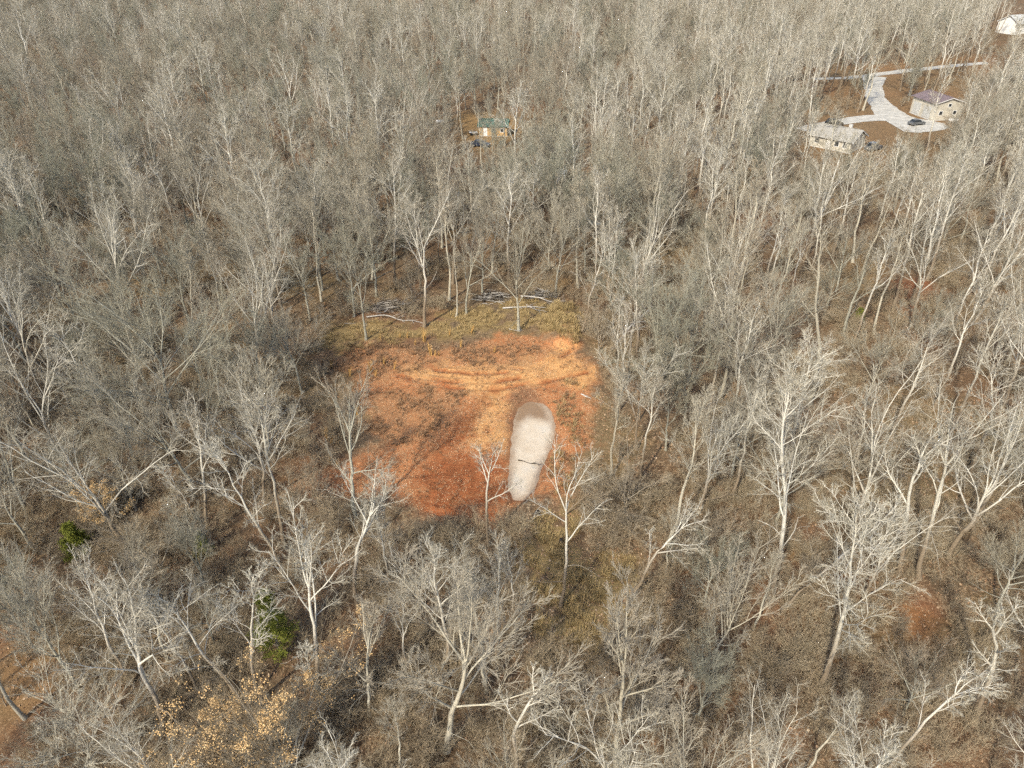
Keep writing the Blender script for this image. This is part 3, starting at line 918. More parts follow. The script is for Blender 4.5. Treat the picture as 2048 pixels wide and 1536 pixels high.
def place_woods():
    rg = np.random.default_rng(21)
    cell = 2.9
    xs, ys = [], []
    for y0 in np.arange(18, 385, cell):
        half = y0 * .80 + 22
        a = np.arange(-half, half, cell)
        xs.append(a + rg.uniform(0, cell, len(a))); ys.append(y0 + rg.uniform(0, cell, len(a)))
    x, y = np.concatenate(xs), np.concatenate(ys)
    keep = (y < 230) | (rg.random(len(x)) > .25)
    x, y = x[keep], y[keep]
    u, v = proj(x, y, 0 * y)
    keep = ~((u > 1320) & (v > 430) & (v < 1100) & (rg.random(len(x)) < .38 + .5 * smooth(.5, .62, fbm(x / 9 + 50, y / 9, 2))))
    x, y = x[keep], y[keep]
    z = terrain(x, y)
    u, v = proj(x, y, z)
    ks = np.array(['broad', 'sycamore', 'forked', 'slender', 'understory'])
    W = np.tile(np.array([.50, .05, .06, .17, .22]), (len(x), 1))                 # left woods
    W[u > 620] = (.38, .06, .06, .30, .20)                                       # behind the clearing
    W[u > 1180 + (v < 500) * 60] = (.22, .10, .08, .42, .18)                     # right woods: many slim poles
    W[(u > 1320) & (v > 430)] = (.17, .13, .10, .44, .16)
    W[v > 1000] = (.30, .11, .14, .23, .22)
    W[(y > 200)] = W[(y > 200)] * np.array([1, 1, 1, 1, 0]) + W[(y > 200)][:, 4:5] * np.array([1, 0, 0, 0, 0])
    fw = (y > 140)[:, None] * np.array([[0, 0, 0, 1, 0]]) * np.where(u > 1250, .25, .6)[:, None] * W
    W = W - fw; W[:, 0] += fw.sum(1)
    ki = (rg.random((len(x), 1)) > np.cumsum(W, 1)).sum(1).clip(0, 4)
    tallr = (u > 1380) & (v < 1000)
    lo, hi = np.array([9, 13, 12, 10, 3.0])[ki], np.array([16.5, 21, 19, 19, 7.5])[ki]
    H = lo + (hi - lo) * rg.random(len(x))
    H = np.where(v > 1150, H * .78, H)
    H = np.where(tallr & (ki == 3), H * 1.18, H)
    H = np.where((y > 140) & (ki == 0), H * .88, H)
    kind = ks[ki]
    bad = (sdf(x, y, CLAY) < 1.0) | (sdf(x, y, GRASSB) < 0)
    for p, q in NOBASE:
        bad |= inside(u, v, p)
    for p in ROADW:
        bad |= inside(x, y, p)
    bl = blocks(x, y, z, H, kind, rg)
    kind = np.where(bl, 'understory', kind); H = np.where(bl, rg.uniform(2.0, 3.6, len(x)), H)
    bad |= bl & ((rg.random(len(x)) < .35) | blocks(x, y, z, H, kind, rg))
    rads = {'broad': 4.8, 'sycamore': 4.0, 'forked': 4.4, 'slender': 2.1, 'understory': 2.0}
    grid = {}
    for a, b in hero_xy:
        grid.setdefault((int(a // 7), int(b // 7)), []).append((a, b, 4.0))
    near, far = [], []
    ut, vt = proj(x, y, z + H)
    seen = (u > -20) & (u < 2068) & (vt < 1530) & (v > 0) & (y < 190)
    rank = np.where(np.isin(kind, ['slender', 'understory']), 1.0, 0.0) + rg.random(len(x)) * 1.5
    idx = np.nonzero(~bad)[0]
    for i in idx[np.argsort(rank[idx])]:
        xi, yi, k = float(x[i]), float(y[i]), str(kind[i])
        rad = rads[k] * (1.4 if yi > 140 and k == 'broad' else 1.0)
        gx, gy = int(xi // 7), int(yi // 7)
        if any((xi - a) ** 2 + (yi - b) ** 2 < (.5 * (rad + c)) ** 2 for p in (-1, 0, 1) for q in (-1, 0, 1) for a, b, c in grid.get((gx + p, gy + q), ())):
            continue
        grid.setdefault((gx, gy), []).append((xi, yi, rad))
        rec = (k, xi, yi, float(z[i]) - .05, float(H[i]), int(rg.choice([1, 3]) if k == 'slender' and tallr[i] and rg.random() < .55 else rg.integers(0, len(PROTO[k]))), float(rg.uniform(0, 6.28)), rg.normal(0, .045, 2), float(u[i]), float(v[i]))
        (near if seen[i] else far).append(rec)
    return near, far


near, far = place_woods()
# at most 290 of a kind stand as single things, the nearest ones; the rest joins the far woods
cnt = {}
near.sort(key=lambda r: r[2])
singles = []
for r in near:
    c = cnt.get(r[0], 0)
    if c < 285:
        cnt[r[0]] = c + 1; singles.append(r)
    else:
        far.append(r)
print('WOODS', cnt, len(far))

NAMES = {'broad': 'broad_crowned_tree', 'sycamore': 'white_barked_tree', 'forked': 'forked_tree', 'slender': 'slender_tree', 'understory': 'understory_tree'}
LOOK = {'broad': 'dense crowned grey tree', 'sycamore': 'white barked tree', 'forked': 'pale forked tree', 'slender': 'slim straight tree', 'understory': 'low twiggy brown tree'}
TH = {'broad': 12.8, 'sycamore': 16.5, 'forked': 15.5, 'slender': 14.0, 'understory': 4.6}


def place_words(u, v):
    if v > 1350:
        for lim, w in ((250, 'in the bottom left corner'), (640, 'by the tan leaved tree'), (860, 'left of the largest dense crown'), (1100, 'under the largest dense crown'), (1400, 'by the gnarled white limbs'), (1700, 'below the stout white trunk')):
            if u < lim: return w
        return 'in the bottom right corner'
    if v > 1150:
        for lim, w in ((250, 'below the small left cedar'), (480, 'left of the largest cedar'), (700, 'around the largest cedar'), (1000, 'left of the green grass'), (1300, 'around the green grass'), (1600, 'left of the stout white trunk')):
            if u < lim: return w
        return 'right of the stout white trunk'
    if v > 960:
        for lim, w in ((250, 'above the small left cedar'), (560, 'beside the long leaning white trunk'), (850, 'at the foot of the red ruts'), (1120, 'at the foot of the pond'), (1400, 'behind the green grass'), (1640, 'left of the slanting thin trunk')):
            if u < lim: return w
        return 'around the right leaning white forks'
    if v > 780:
        for lim, w in ((260, 'at the left edge, level with pond'), (480, 'under the fan shaped crown'), (760, 'just left of the red clay'), (1180, 'on the rim of the red clay'), (1420, 'just right of the pond'), (1660, 'around the tallest straight white tree')):
            if u < lim: return w
        return 'at the right edge, level with pond'
    if v > 640:
        for lim, w in ((260, 'by the far left fork'), (480, 'around the fan shaped crown'), (760, 'outside the clearing, left back corner'), (1180, 'on the clearing rim'), (1420, 'outside the clearing, right back corner'), (1700, 'by the tall slim white trunk')):
            if u < lim: return w
        return 'by the right edge poles'
    if v > 520:
        for lim, w in ((350, 'behind the fan shaped crown'), (700, 'left of the brush piles'), (900, 'behind the left brush pile'), (1150, 'behind the right brush pile'), (1400, 'behind the right leaning pale trunk'), (1720, 'behind the tall slim white trunk')):
            if u < lim: return w
        return 'among the right edge poles'
    if v > 400:
        for lim, w in ((350, 'around the upper left white tree'), (700, 'far behind the left brush pile'), (890, 'below the cabin, left side'), (1080, 'below the cabin, right side'), (1400, 'around the blue grey tarp'), (1720, 'below the grey roofed house')):
            if u < lim: return w
        return 'below the garage'
    row = 'nearer row' if v > 250 else 'farther back'
    for lim, w in ((200, 'at the left edge, '), (420, 'high in the left woods, '), (620, 'far left of the cabin, '), (820, 'left of the cabin, '), (960, 'just left of the cabin, '), (1100, 'just right of the cabin, '), (1300, 'right of the cabin, '), (1500, 'left of the driveway, ')):
        if u < lim: return w + row
    return ('near the driveway junction, ' if u < 1780 else 'beside the garage, ') + row


ORD = ['leftmost'] + [w + ' from left' for w in 'second third fourth fifth sixth seventh eighth ninth tenth eleventh twelfth thirteenth'.split()]
fam = {}
for r in singles:
    fam.setdefault((('tall ' if r[4] > TH[r[0]] else 'shorter ') + LOOK[r[0]], place_words(r[8], r[9])), []).append(r)
for (look, pw), rs in fam.items():
    rs.sort(key=lambda r: r[8])
    for j, (kind, x, y, z, H, vi, rz, tl, u, v) in enumerate(rs):
        mt, mc = PROTO[kind][vi] if y < 105 else FARP[kind][vi % len(FARP[kind])]
        if len(rs) == 1:
            lab = look + ' ' + pw
        elif len(rs) <= 13:
            lab = (ORD[j] if j < len(rs) - 1 else 'rightmost') + ' ' + look + ' ' + pw
        else:
            lab = look + ' ' + pw
        thing_tree(NAMES[kind], lab, (x, y, z), mt, mc, rz, H / PH[kind], tl, look + 's ' + pw)


# ------------------------------------------------------------------ masses: points that carry copies of a few source meshes
def scatter(name, pts, rots, scs, idx, layers, **props):
    """one object whose node tree puts source idx[i] of every layer on point i"""
    me = bpy.data.meshes.new(name)
    me.vertices.add(len(pts)); me.vertices.foreach_set('co', np.asarray(pts, np.float32).ravel())
    for nm, tp, val, key in (('rot', 'FLOAT_VECTOR', rots, 'vector'), ('sc', 'FLOAT', scs, 'value'), ('idx', 'INT', idx, 'value')):
        a = me.attributes.new(nm, tp, 'POINT')
        a.data.foreach_set(key, np.asarray(val, np.int32 if tp == 'INT' else np.float32).ravel())
    me.update()
    o = link(name, me, **props)
    g = bpy.data.node_groups.new(name + '_nodes', 'GeometryNodeTree')
    g.interface.new_socket('Geometry', in_out='INPUT', socket_type='NodeSocketGeometry')
    g.interface.new_socket('Geometry', in_out='OUTPUT', socket_type='NodeSocketGeometry')
    gi, go = g.nodes.new('NodeGroupInput'), g.nodes.new('NodeGroupOutput')

    def na(nm, tp):
        n = g.nodes.new('GeometryNodeInputNamedAttribute'); n.data_type = tp
        n.inputs['Name'].default_value = nm
        return n.outputs['Attribute']
    er = g.nodes.new('FunctionNodeEulerToRotation')
    g.links.new(na('rot', 'FLOAT_VECTOR'), er.inputs[0])
    ai, asc = na('idx', 'INT'), na('sc', 'FLOAT')
    jg = g.nodes.new('GeometryNodeJoinGeometry')
    for L, sources in enumerate(layers):
        lib = bpy.data.collections.new('%s_sources_%d' % (name, L))
        for j, sm in enumerate(sources):
            lib.objects.link(bpy.data.objects.new('%s_source_%d_%02d' % (name, L, j), sm))
        ci = g.nodes.new('GeometryNodeCollectionInfo')
        ci.inputs['Collection'].default_value = lib
        ci.inputs['Separate Children'].default_value = True
        ci.inputs['Reset Children'].default_value = True
        ip = g.nodes.new('GeometryNodeInstanceOnPoints')
        ip.inputs['Pick Instance'].default_value = True
        g.links.new(gi.outputs[0], ip.inputs['Points'])
        g.links.new(ci.outputs[0], ip.inputs['Instance'])
        g.links.new(ai, ip.inputs['Instance Index'])
        g.links.new(er.outputs[0], ip.inputs['Rotation'])
        g.links.new(asc, ip.inputs['Scale'])
        g.links.new(ip.outputs[0], jg.inputs[0])
    g.links.new(jg.outputs[0], go.inputs[0])
    md = o.modifiers.new('copies', 'NODES')
    md.node_group = g
    return o


order, st, sr = {}, [], []
for kind in FARP:
    for j, (mt, mc) in enumerate(FARP[kind]):
        order[(kind, j)] = len(st)
        st.append(mt); sr.append(mc)
scatter('distant_woods', [(r[1], r[2], r[3]) for r in far], [(r[7][0], r[7][1], r[6]) for r in far], [r[4] / PH[r[0]] for r in far], [order[(r[0], r[5] % len(FARP[r[0]]))] for r in far], [st, sr],
        kind='stuff', label='mass of bare winter woods reaching to the top of the picture')


# ------------------------------------------------------------------ undergrowth: low leafless brush that nobody could count
def in_view(n, ymax, rg, ymin=22, power=1.0):
    y = ymin + (ymax - ymin) * rg.random(n) ** power
    x = (rg.random(n) * 2 - 1) * (y * .80 + 12)
    return x, y


def brush_mesh(seed, H):
    rg = np.random.default_rng(seed)
    n = 9
    a = rg.random(n) * 6.28
    base = np.stack([np.cos(a) * .25, np.sin(a) * .25, np.full(n, -.1)], 1)
    d = unit(np.stack([np.cos(a) * .55, np.sin(a) * .55, rg.uniform(.7, 1.3, n)], 1))
    L = H * rg.uniform(.7, 1.2, n)
    P = np.zeros((n, 6, 3)); P[:, 0] = base
    for k in range(1, 6):
        d = unit(d + rg.normal(0, .12, (n, 3)))
        P[:, k] = P[:, k - 1] + d * (L / 5)[:, None]
    R = np.linspace(.016, .006, 6)[None] * np.ones((n, 1))
    ac = Acc(); ac.add(tubes(P, R, 3))
    P2, R2, L2 = sprout(rg, P, R, 9, .15, 1, (20, 55), .5, 4, .12, .03, .6, .005, .4, L)
    ac.add(tubes(P2, R2, 3))
    P3, R3, L3 = sprout(rg, P2, R2, 6, .1, 1, (20, 55), .55, 2, .1, .02, .6, .0065, .4, L2)
    ac.add(tubes(P3, R3, 3))
    return ac.mesh('brush', [M['brush_twig']])


def build_undergrowth():
    rg = np.random.default_rng(77)
    x, y = in_view(6800, 150, rg, 20, 1.0)
    z = terrain(x, y)
    u, v = proj(x, y, z)
    f = fbm(x / 6 + 9, y / 6 + 4, 3)
    ok = (f > np.where(v > 980, .30, .42)) & (sdf(x, y, CLAY) > 1.5) & (sdf(x, y, GRASSB) > .5) & (sdf(x, y, GRASSF) > 0) & (sdf(x, y, POND) > 2)
    ok &= (sdf(x, y, REDS[0]) > 0) & ((sdf(x, y, REDS[1]) > 0) | (rg.random(len(x)) < .35))
    H = rg.uniform(.6, 1.35, len(x))
    for poly, p in CLEAR[:2]:
        uu, vv = proj(x, y, z + H * 1.6)
        ok &= ~inside(uu, vv, poly)
    x, y, z, H = x[ok], y[ok], z[ok], H[ok]
    n = len(x)
    scatter('undergrowth', np.stack([x, y, z], 1), np.stack([rg.normal(0, .1, n), rg.normal(0, .1, n), rg.random(n) * 6.28], 1), H, rg.integers(0, 4, n), [[brush_mesh(300 + k, 1.9) for k in range(4)]],
            kind='stuff', label='low leafless brown brush covering the forest floor')


build_undergrowth()


# ------------------------------------------------------------------ grass, weeds and fallen leaves
def blades(seed, n, h, spread, w, lean, mat, name):
    rg = np.random.default_rng(seed)
    a = rg.random(n) * 6.28; r = spread * np.sqrt(rg.random(n))
    b = np.stack([np.cos(a) * r, np.sin(a) * r, np.full(n, -.03)], 1)
    hh = h * rg.uniform(.55, 1.15, n)
    o = a + rg.normal(0, .6, n)
    d = np.stack([np.cos(o), np.sin(o), np.zeros(n)], 1) * (lean * hh * rg.uniform(.3, 1.2, n))[:, None]
    s = np.stack([-np.sin(o), np.cos(o), np.zeros(n)], 1) * w
    mid = b + d * .35 + np.array([0, 0, 1]) * (hh * .6)[:, None]
    tip = b + d + np.array([0, 0, 1]) * hh[:, None]
    V = np.stack([b - s, b + s, mid + s * .8, mid - s * .8, tip + s * .25, tip - s * .25], 1)
    i = np.arange(n)[:, None] * 6
    F = np.concatenate([i + np.array([0, 1, 2, 3]), i + np.array([3, 2, 4, 5])])
    return make_mesh(name, V.reshape(-1, 3), F, [mat])


def area_points(rg, polys, n, soft=1.5, patchy=0.0):
    lo = np.min([p.min(0) for p in polys], 0) - 2; hi = np.max([p.max(0) for p in polys], 0) + 2
    x = rg.uniform(lo[0], hi[0], n); y = rg.uniform(lo[1], hi[1], n)
    d = np.min([sdf(x, y, p) for p in polys], 0) + (fbm(x / 1.7, y / 1.7, 3) - .5) * 2.5 * soft
    k = (d < 0) & (sdf(x, y, POND) > .6)
    if patchy:
        k &= rg.random(n) < smooth(.5 - .3 * patchy, .5 + .15, fbm(x / 1.4 + 31, y / 1.4 + 7, 3))
    return x[k], y[k]


def lay(name, polys, n, seed, sources, smin, smax, label, soft=1.5, patchy=.5):
    rg = np.random.default_rng(seed)
    x, y = area_points(rg, polys, n, soft, patchy)
    m = len(x)
    scatter(name, np.stack([x, y, terrain(x, y)], 1), np.stack([rg.normal(0, .12, m), rg.normal(0, .12, m), rg.random(m) * 6.28], 1), rg.uniform(smin, smax, m), rg.integers(0, len(sources), m), [sources],
            kind='stuff', label=label)


GT = [blades(20 + k, 22, .42, .22, .012, .7, M['dry_grass'], 'grass_source') for k in range(4)]
lay('dry_grass', [GRASSB, MOUND], 4200, 5, GT, .6, 1.3, 'dry olive grass along the back edge of the clearing')
lay('mound_grass', [MOUND], 1200, 8, GT, 1.0, 1.7, 'taller yellow green grass on the mound at the clearing corner', .5)
lay('grass_patch', [GRASSF], 5200, 6, GT, .6, 1.25, 'green brown grass patch below the pond')
WT = [blades(60 + k, 12, .38, .16, .012, .5, M['weed'], 'weed_source') for k in range(4)]
lay('dry_weeds', [WEEDS, WEEDS2], 8500, 9, WT, .6, 1.4, 'brown dead weeds over the clay')
lay('clearing_weeds', [CLAY], 5200, 10, WT, .4, 1.0, 'thin scattered weeds on the red clay')
lay('bank_grass', [polyw([(1085, 770), (1150, 760), (1185, 800), (1180, 880), (1150, 960), (1100, 1010), (1075, 1000), (1100, 920), (1118, 850)])], 4200, 12, WT[:3] + GT[:1], .6, 1.2, 'tan grass on the bank right of the pond')


def leaf_sheet(name, x, y, size, mat, seed, label):
    rg = np.random.default_rng(seed)
    n = len(x)
    z = terrain(x, y) + .02
    a = rg.random(n) * 6.28; s = size * rg.uniform(.6, 1.3, n)
    ux = np.stack([np.cos(a), np.sin(a), rg.normal(0, .35, n)], 1) * s[:, None]
    uy = np.stack([-np.sin(a), np.cos(a), rg.normal(0, .35, n)], 1) * (s * rg.uniform(.5, .8, n))[:, None]
    c = np.stack([x, y, z + s * .25], 1)
    V = np.stack([c - ux, c - uy * .9 + ux * .1, c + ux, c + uy], 1)
    F = np.arange(n * 4).reshape(n, 4)
    link(name, make_mesh(name, V.reshape(-1, 3), F, [mat]), kind='stuff', label=label)


rgl = np.random.default_rng(15)
lx, ly = area_points(rgl, [CLAY], 70000, 1.0)
k = rgl.random(len(lx)) < np.where(sdf(lx, ly, RED) < 0, .4, np.where(sdf(lx, ly, BRIGHT) < 0, .8, .5)) * smooth(.25, .6, fbm(lx / 2, ly / 2, 3)) * 1.5
lx, ly = lx[k], ly[k]
leaf_sheet('fallen_leaves', lx, ly, .055, M['clay_leaf'], 1, 'pale tan leaves strewn over the red clay')
lx, ly = in_view(60000, 95, rgl, 20, .8)
k = (sdf(lx, ly, CLAY) > 0) & (sdf(lx, ly, POND) > .5) & (sdf(lx, ly, GRASSB) > 1)
leaf_sheet('leaf_litter', lx[k], ly[k], .10, M['litter_leaf'], 2, 'brown leaf litter on the forest floor')

# sedge plumes: single tall tufts of orange grass
SG = [blades(90 + k, 26, 1.0, .11, .016, .22, M['sedge'], 'sedge_tuft') for k in range(4)]
TUFTS = [(740, 745, 1.9, 'tallest orange grass tuft left in the clearing, with a forked plume'), (752, 752, 1.3, 'short orange tuft touching the tallest forked tuft'), (768, 728, 1.1, 'slim orange tuft between the forked tuft and ruts'),
         (789, 738, 1.2, 'orange tuft leaning over the weeds near the ruts'), (849, 683, 1.9, 'tall orange tuft in front of the white forked tree'), (862, 711, 1.7, 'tall single orange tuft in the middle of the weeds'), (871, 712, .9, 'small tuft right beside the tall middle one'),
         (877, 712, .9, 'small tuft second to the right of the tall middle one'), (900, 672, 1.1, 'tuft at the grass edge right of the white forked tree'), (943, 667, 1.2, 'tuft at the grass edge left of big round crown'), (922, 695, 1.2, 'pale tuft in weeds left of the clay hump'),
         (988, 705, 1.0, 'pale tuft on the clay hump'), (815, 676, 1.0, 'tuft behind the pink clay patch'), (800, 676, .9, 'smaller tuft left behind the pink clay patch'), (762, 680, .9, 'tuft at the left end of pink clay patch'), (830, 690, .8, 'low tuft right of pink clay patch'),
         (655, 880, 1.6, 'orange tuft under the left edge tree, nearest the woods'), (663, 886, 1.2, 'shorter tuft paired with the one nearest woods'), (690, 855, 1.3, 'orange tuft behind the grey tree at left clay edge'), (715, 830, 1.2, 'orange tuft right behind the grey left edge tree'),
         (660, 930, 1.1, 'lowest orange tuft at the left woods edge'), (676, 934, 1.0, 'lowest tuft but one at the left woods edge'), (700, 752, 1.2, 'tuft at the left margin of the weeds'), (663, 735, 1.1, 'outermost left tuft in the olive grass')]
for i, (px, py, h, lab) in enumerate(TUFTS):
    p = at(px, py)
    o = link('sedge_tuft', SG[i % 4], None, (p[0], p[1], p[2]), i * 1.3, label=lab, category='grass tuft', group='orange sedge tufts in the clearing')
    o.scale = (h * .9, h * .9, h)
    o.rotation_euler = (rgl.normal(0, .08), rgl.normal(0, .12), i * 1.3)


# ------------------------------------------------------------------ evergreens and trees that keep tan leaves
def cedar(name, base_px, top_px, width, label, seed, cat='tree'):
    rg = np.random.default_rng(seed)
    b = at(*base_px)
    H = max(1.2, on_plane_y(top_px[0], top_px[1], b[1])[2] - b[2])
    e = empty(name, tuple(b), 0, label=label, category=cat)
    P = trunk_line(rg, [(0, 0, -.2), (0, 0, H * .5), (0, 0, H * .97)], 8, .02)[None]
    R = np.linspace(.05 + .012 * H, .012, 8)[None]
    ac = Acc(); ac.add(tubes(P, R, 7))
    B, BR, BL = sprout(rg, P, R, 46, .08, .97, (50, 80), width, 6, .10, .05, .4, .008, .8)
    ac.add(tubes(B, BR, 4))
    link('trunk', ac.mesh('trunk_cedar', [M['brown_bark']]), e)
    C, CR, CL = sprout(rg, B, BR, 7, .25, 1, (25, 60), .40, 4, .12, .03, .5, .006, .4, BL)
    pts = np.concatenate([B[:, 2:].reshape(-1, 3), C[:, 1:].reshape(-1, 3)])
    pts = np.repeat(pts, 12, 0) + rg.normal(0, .11 * (H / 4) ** .3, (len(pts) * 12, 3))
    n = len(pts)
    d1 = unit(rg.normal(0, 1, (n, 3)) + np.array([0, 0, .5])) * rg.uniform(.05, .12, (n, 1))
    d2 = unit(np.cross(d1, rg.normal(0, 1, (n, 3)))) * .035
    V = np.stack([pts - d2, pts + d2, pts + d1 + d2 * .3, pts + d1 - d2 * .3], 1)
    link('crown', make_mesh('crown_cedar', V.reshape(-1, 3), np.arange(n * 4).reshape(n, 4), [M['cedar']]), e)


cedar('cedar_tree', (562, 1312), (548, 1178), 1.9, 'largest green cedar standing behind the slim white trunks', 1)
cedar('cedar_tree', (165, 1112), (163, 1046), 1.5, 'round dark green cedar at the left edge', 2)
cedar('cedar_shrub', (410, 1112), (412, 1068), .8, 'small olive cedar shrub below the upright white fork', 3, 'shrub')
cedar('green_shrub', (1716, 640), (1717, 618), .8, 'small yellow green shrub right of the tall slim white trunk', 4, 'shrub')


def tan_tree(name, base_px, top_px, wide, dense, share, label, seed):
    b = at(*base_px)
    H = on_plane_y(top_px[0], top_px[1], b[1])[2] - b[2]
    mt, mc, tips = grow_tree('understory', seed, H, None, wide, dense)
    e = thing_tree(name, label, b, mt, mc)
    rg = np.random.default_rng(seed)
    tips = tips[rg.random(len(tips)) < share]
    keep = fbm(tips[:, 0] * .9 + 5, tips[:, 2] * .9 + tips[:, 1] * .5, 2) > .46
    tips = np.repeat(tips[keep], 7, 0)
    n = len(tips)
    tips = tips + rg.normal(0, .10, (n, 3))
    d1 = unit(rg.normal(0, 1, (n, 3)) + np.array([0, 0, -.5])) * rg.uniform(.06, .10, (n, 1))
    d2 = unit(np.cross(d1, rg.normal(0, 1, (n, 3)))) * rg.uniform(.03, .05, (n, 1))
    V = np.stack([tips, tips + d1 * .5 + d2, tips + d1, tips + d1 * .5 - d2], 1)
    link('leaves', make_mesh('tan_leaves', V.reshape(-1, 3), np.arange(n * 4).reshape(n, 4), [M['tan_leaf']]), e, label='tan leaves still clinging to the twigs')


tan_tree('tan_leaved_tree', (585, 1560), (560, 1325), 1.0, 1.0, .8, 'tree still holding tan leaves at the bottom left', 901)
tan_tree('tan_leaved_shrub', (225, 1052), (228, 985), 1.25, .8, .9, 'low shrub holding golden leaves right of the round cedar', 902)


# ------------------------------------------------------------------ fallen branches, logs and brush piles
def fallen(name, pts, r, label, seed, twigs=(5, 5), mat='dead_wood', lift=.12, cat='branch', zs=None):
    rg = np.random.default_rng(seed)
    W = np.array([at(*p) for p in pts])
    W[:, 2] += lift + r
    if zs is not None:
        W[:, 2] += np.array(zs)
    o0 = W[0].copy()
    P = trunk_line(rg, W - o0, 12, .05)[None]
    R = np.linspace(r, r * .3, 12)[None]
    ac = Acc(); ac.add(tubes(P, R, 8))
    if twigs[0]:
        B, BR, BL = sprout(rg, P, R, twigs[0], .3, 1, (22, 50), np.linalg.norm(W[-1] - W[0]) * .3, 6, .10, -.01, .55, .016, .3)
        B[..., 2] = np.maximum(B[..., 2], -.15 - r)
        ac.add(tubes(B, BR, 5))
        if twigs[1]:
            C, CR, _ = sprout(rg, B, BR, twigs[1], .2, 1, (22, 50), .45, 4, .1, .0, .6, .012, .3, BL)
            C[..., 2] = np.maximum(C[..., 2], -.15 - r)
            ac.add(tubes(C, CR, 3))
    return link(name, ac.mesh(name, [M[mat]]), None, tuple(o0), label=label, category=cat)


fallen('fallen_branch', [(733, 637), (771, 631), (805, 646), (831, 642), (848, 650)], .11, 'long wavy white branch lying in front of left brush pile', 1, (6, 5))
fallen('fallen_branch', [(755, 616), (785, 617), (812, 619), (840, 608)], .10, 'white branch lying on top of the left brush pile', 2, (6, 5), lift=.7)
fallen('fallen_branch', [(768, 629), (780, 620), (800, 612)], .06, 'short white stick propped on the left brush pile', 3, (4, 4), lift=.4)
fallen('fallen_branch', [(1006, 619), (1032, 617), (1060, 617), (1090, 618)], .12, 'straight pale log lying left of the big round crown tree', 4, (4, 3))
fallen('fallen_branch', [(1042, 604), (1077, 605), (1103, 613), (1130, 608)], .10, 'arched white branch behind the big round crown tree', 5, (6, 5), lift=.3, zs=[.6, .5, .1, .2])
fallen('fallen_branch', [(1052, 612), (1067, 621), (1094, 627)], .08, 'curved white branch lying right of the big round crown tree', 6, (5, 4))
fallen('fallen_branch', [(1018, 660), (1034, 664), (1044, 662)], .05, 'short pale sticks at the foot of the big tree', 7, (5, 3))
fallen('fallen_log', [(1566, 1321), (1590, 1327), (1613, 1335)], .10, 'short tan log lying on bare litter in the lower right', 8, (0, 0), cat='log', lift=.0)
fallen('fallen_log', [(262, 1445), (290, 1447), (322, 1451)], .07, 'thin grey log beside the lower left white fork', 9, (2, 0), cat='log', lift=.0)
fallen('fallen_tree', [(1220, 707), (1240, 690), (1261, 672), (1299, 655)], .20, 'fallen grey tree leaning among poles right of the clearing', 10, (9, 7), cat='tree', lift=0, zs=[0, .6, 1.6, 3.0])
fallen('pond_branch_shadow', [(1036, 926), (1048, 928), (1056, 932), (1080, 934)], .07, 'tree shadow across the milky pond, shaped as a dark branch', 11, (5, 4), 'dark_wood', .28)  # dark branch shape added where tree shadow falls on the water
fallen('fallen_log', [(1162, 790), (1172, 794), (1182, 798)], .09, 'dark log on the right rim of the clay', 12, (2, 0), cat='log', lift=0)
fallen('fallen_branch', [(688, 648), (700, 648), (711, 648)], .04, 'thin pale stick in the grass at the back left', 13, (2, 0))
fallen('fallen_log', [(1700, 1292), (1718, 1286), (1735, 1275)], .10, 'weathered log right of the stout white trunk', 14, (3, 2), cat='log', lift=0)


def brush_pile(px, w, d, h, n, label, seed):
    rg = np.random.default_rng(seed)
    b = at(*px)
    ang = rg.normal(0, .5, n) + rg.integers(0, 2, n) * math.pi
    L = rg.uniform(.8, 2.6, n)
    hgt = np.abs(rg.normal(0, .45, n)) * h
    sh = np.clip(1 - hgt / h, .2, 1)
    c = np.stack([rg.uniform(-w, w, n) * sh, rg.normal(0, d * .5, n) * sh, hgt + .03], 1)
    dr = np.stack([np.cos(ang), np.sin(ang) * .6, rg.normal(0, .18, n)], 1)
    P = np.stack([c - dr * (L / 2)[:, None], c + rg.normal(0, .06, (n, 3)), c + dr * (L / 2)[:, None]], 1)
    P[..., 2] = np.maximum(P[..., 2], .02)
    r = rg.uniform(.012, .05, n)
    R = np.stack([r, r * .8, r * .45], 1)
    ac = Acc()
    dark = rg.random(n) < .7
    ac.add(tubes(P[dark], R[dark], 4), 0); ac.add(tubes(P[~dark], R[~dark], 4), 1)
    link('brush_pile', ac.mesh('brush_pile', [M['dark_wood'], M['dead_wood']]), None, tuple(b), label=label, category='brush pile')


brush_pile((785, 618), 3.6, 1.6, 1.2, 520, 'larger dark brush pile behind the clearing at left', 1)
brush_pile((985, 598), 2.4, 1.4, 1.1, 420, 'dark brush pile between slim trunks behind the clearing', 2)
brush_pile((1082, 592), 2.2, 1.2, .8, 260, 'flat dark brush pile behind the big round crown', 3)


def stump(px, r, h, label, seed):
    rg = np.random.default_rng(seed)
    b = at(*px)
    P = np.array([[(0, 0, -.15), (0, 0, .05), (.02, 0, h * .5), (.03, .01, h), (.03, .01, h + .01)]], float)
    R = np.array([[r * 1.7, r * 1.35, r * 1.02, r, .01]])
    ac = Acc(); ac.add(tubes(P, R, 11))
    a = rg.random(5) * 6.28
    Q = np.stack([np.stack([np.cos(a) * r * .9, np.sin(a) * r * .9, np.full(5, .12)], 1), np.stack([np.cos(a) * r * 2.0, np.sin(a) * r * 2.0, np.full(5, .03)], 1), np.stack([np.cos(a) * r * 3, np.sin(a) * r * 3, np.full(5, -.06)], 1)], 1)
    ac.add(tubes(Q, np.tile([r * .35, r * .25, r * .1], (5, 1)), 5))
    link('tree_stump', ac.mesh('tree_stump', [M['dark_wood']]), None, tuple(b), label=label, category='stump')


stump((1074, 1027), .17, .3, 'small black stump just below the pond tip', 1)
stump((1121, 1084), .16, .35, 'black stump on the grass patch beside the thin grey trunk', 2)


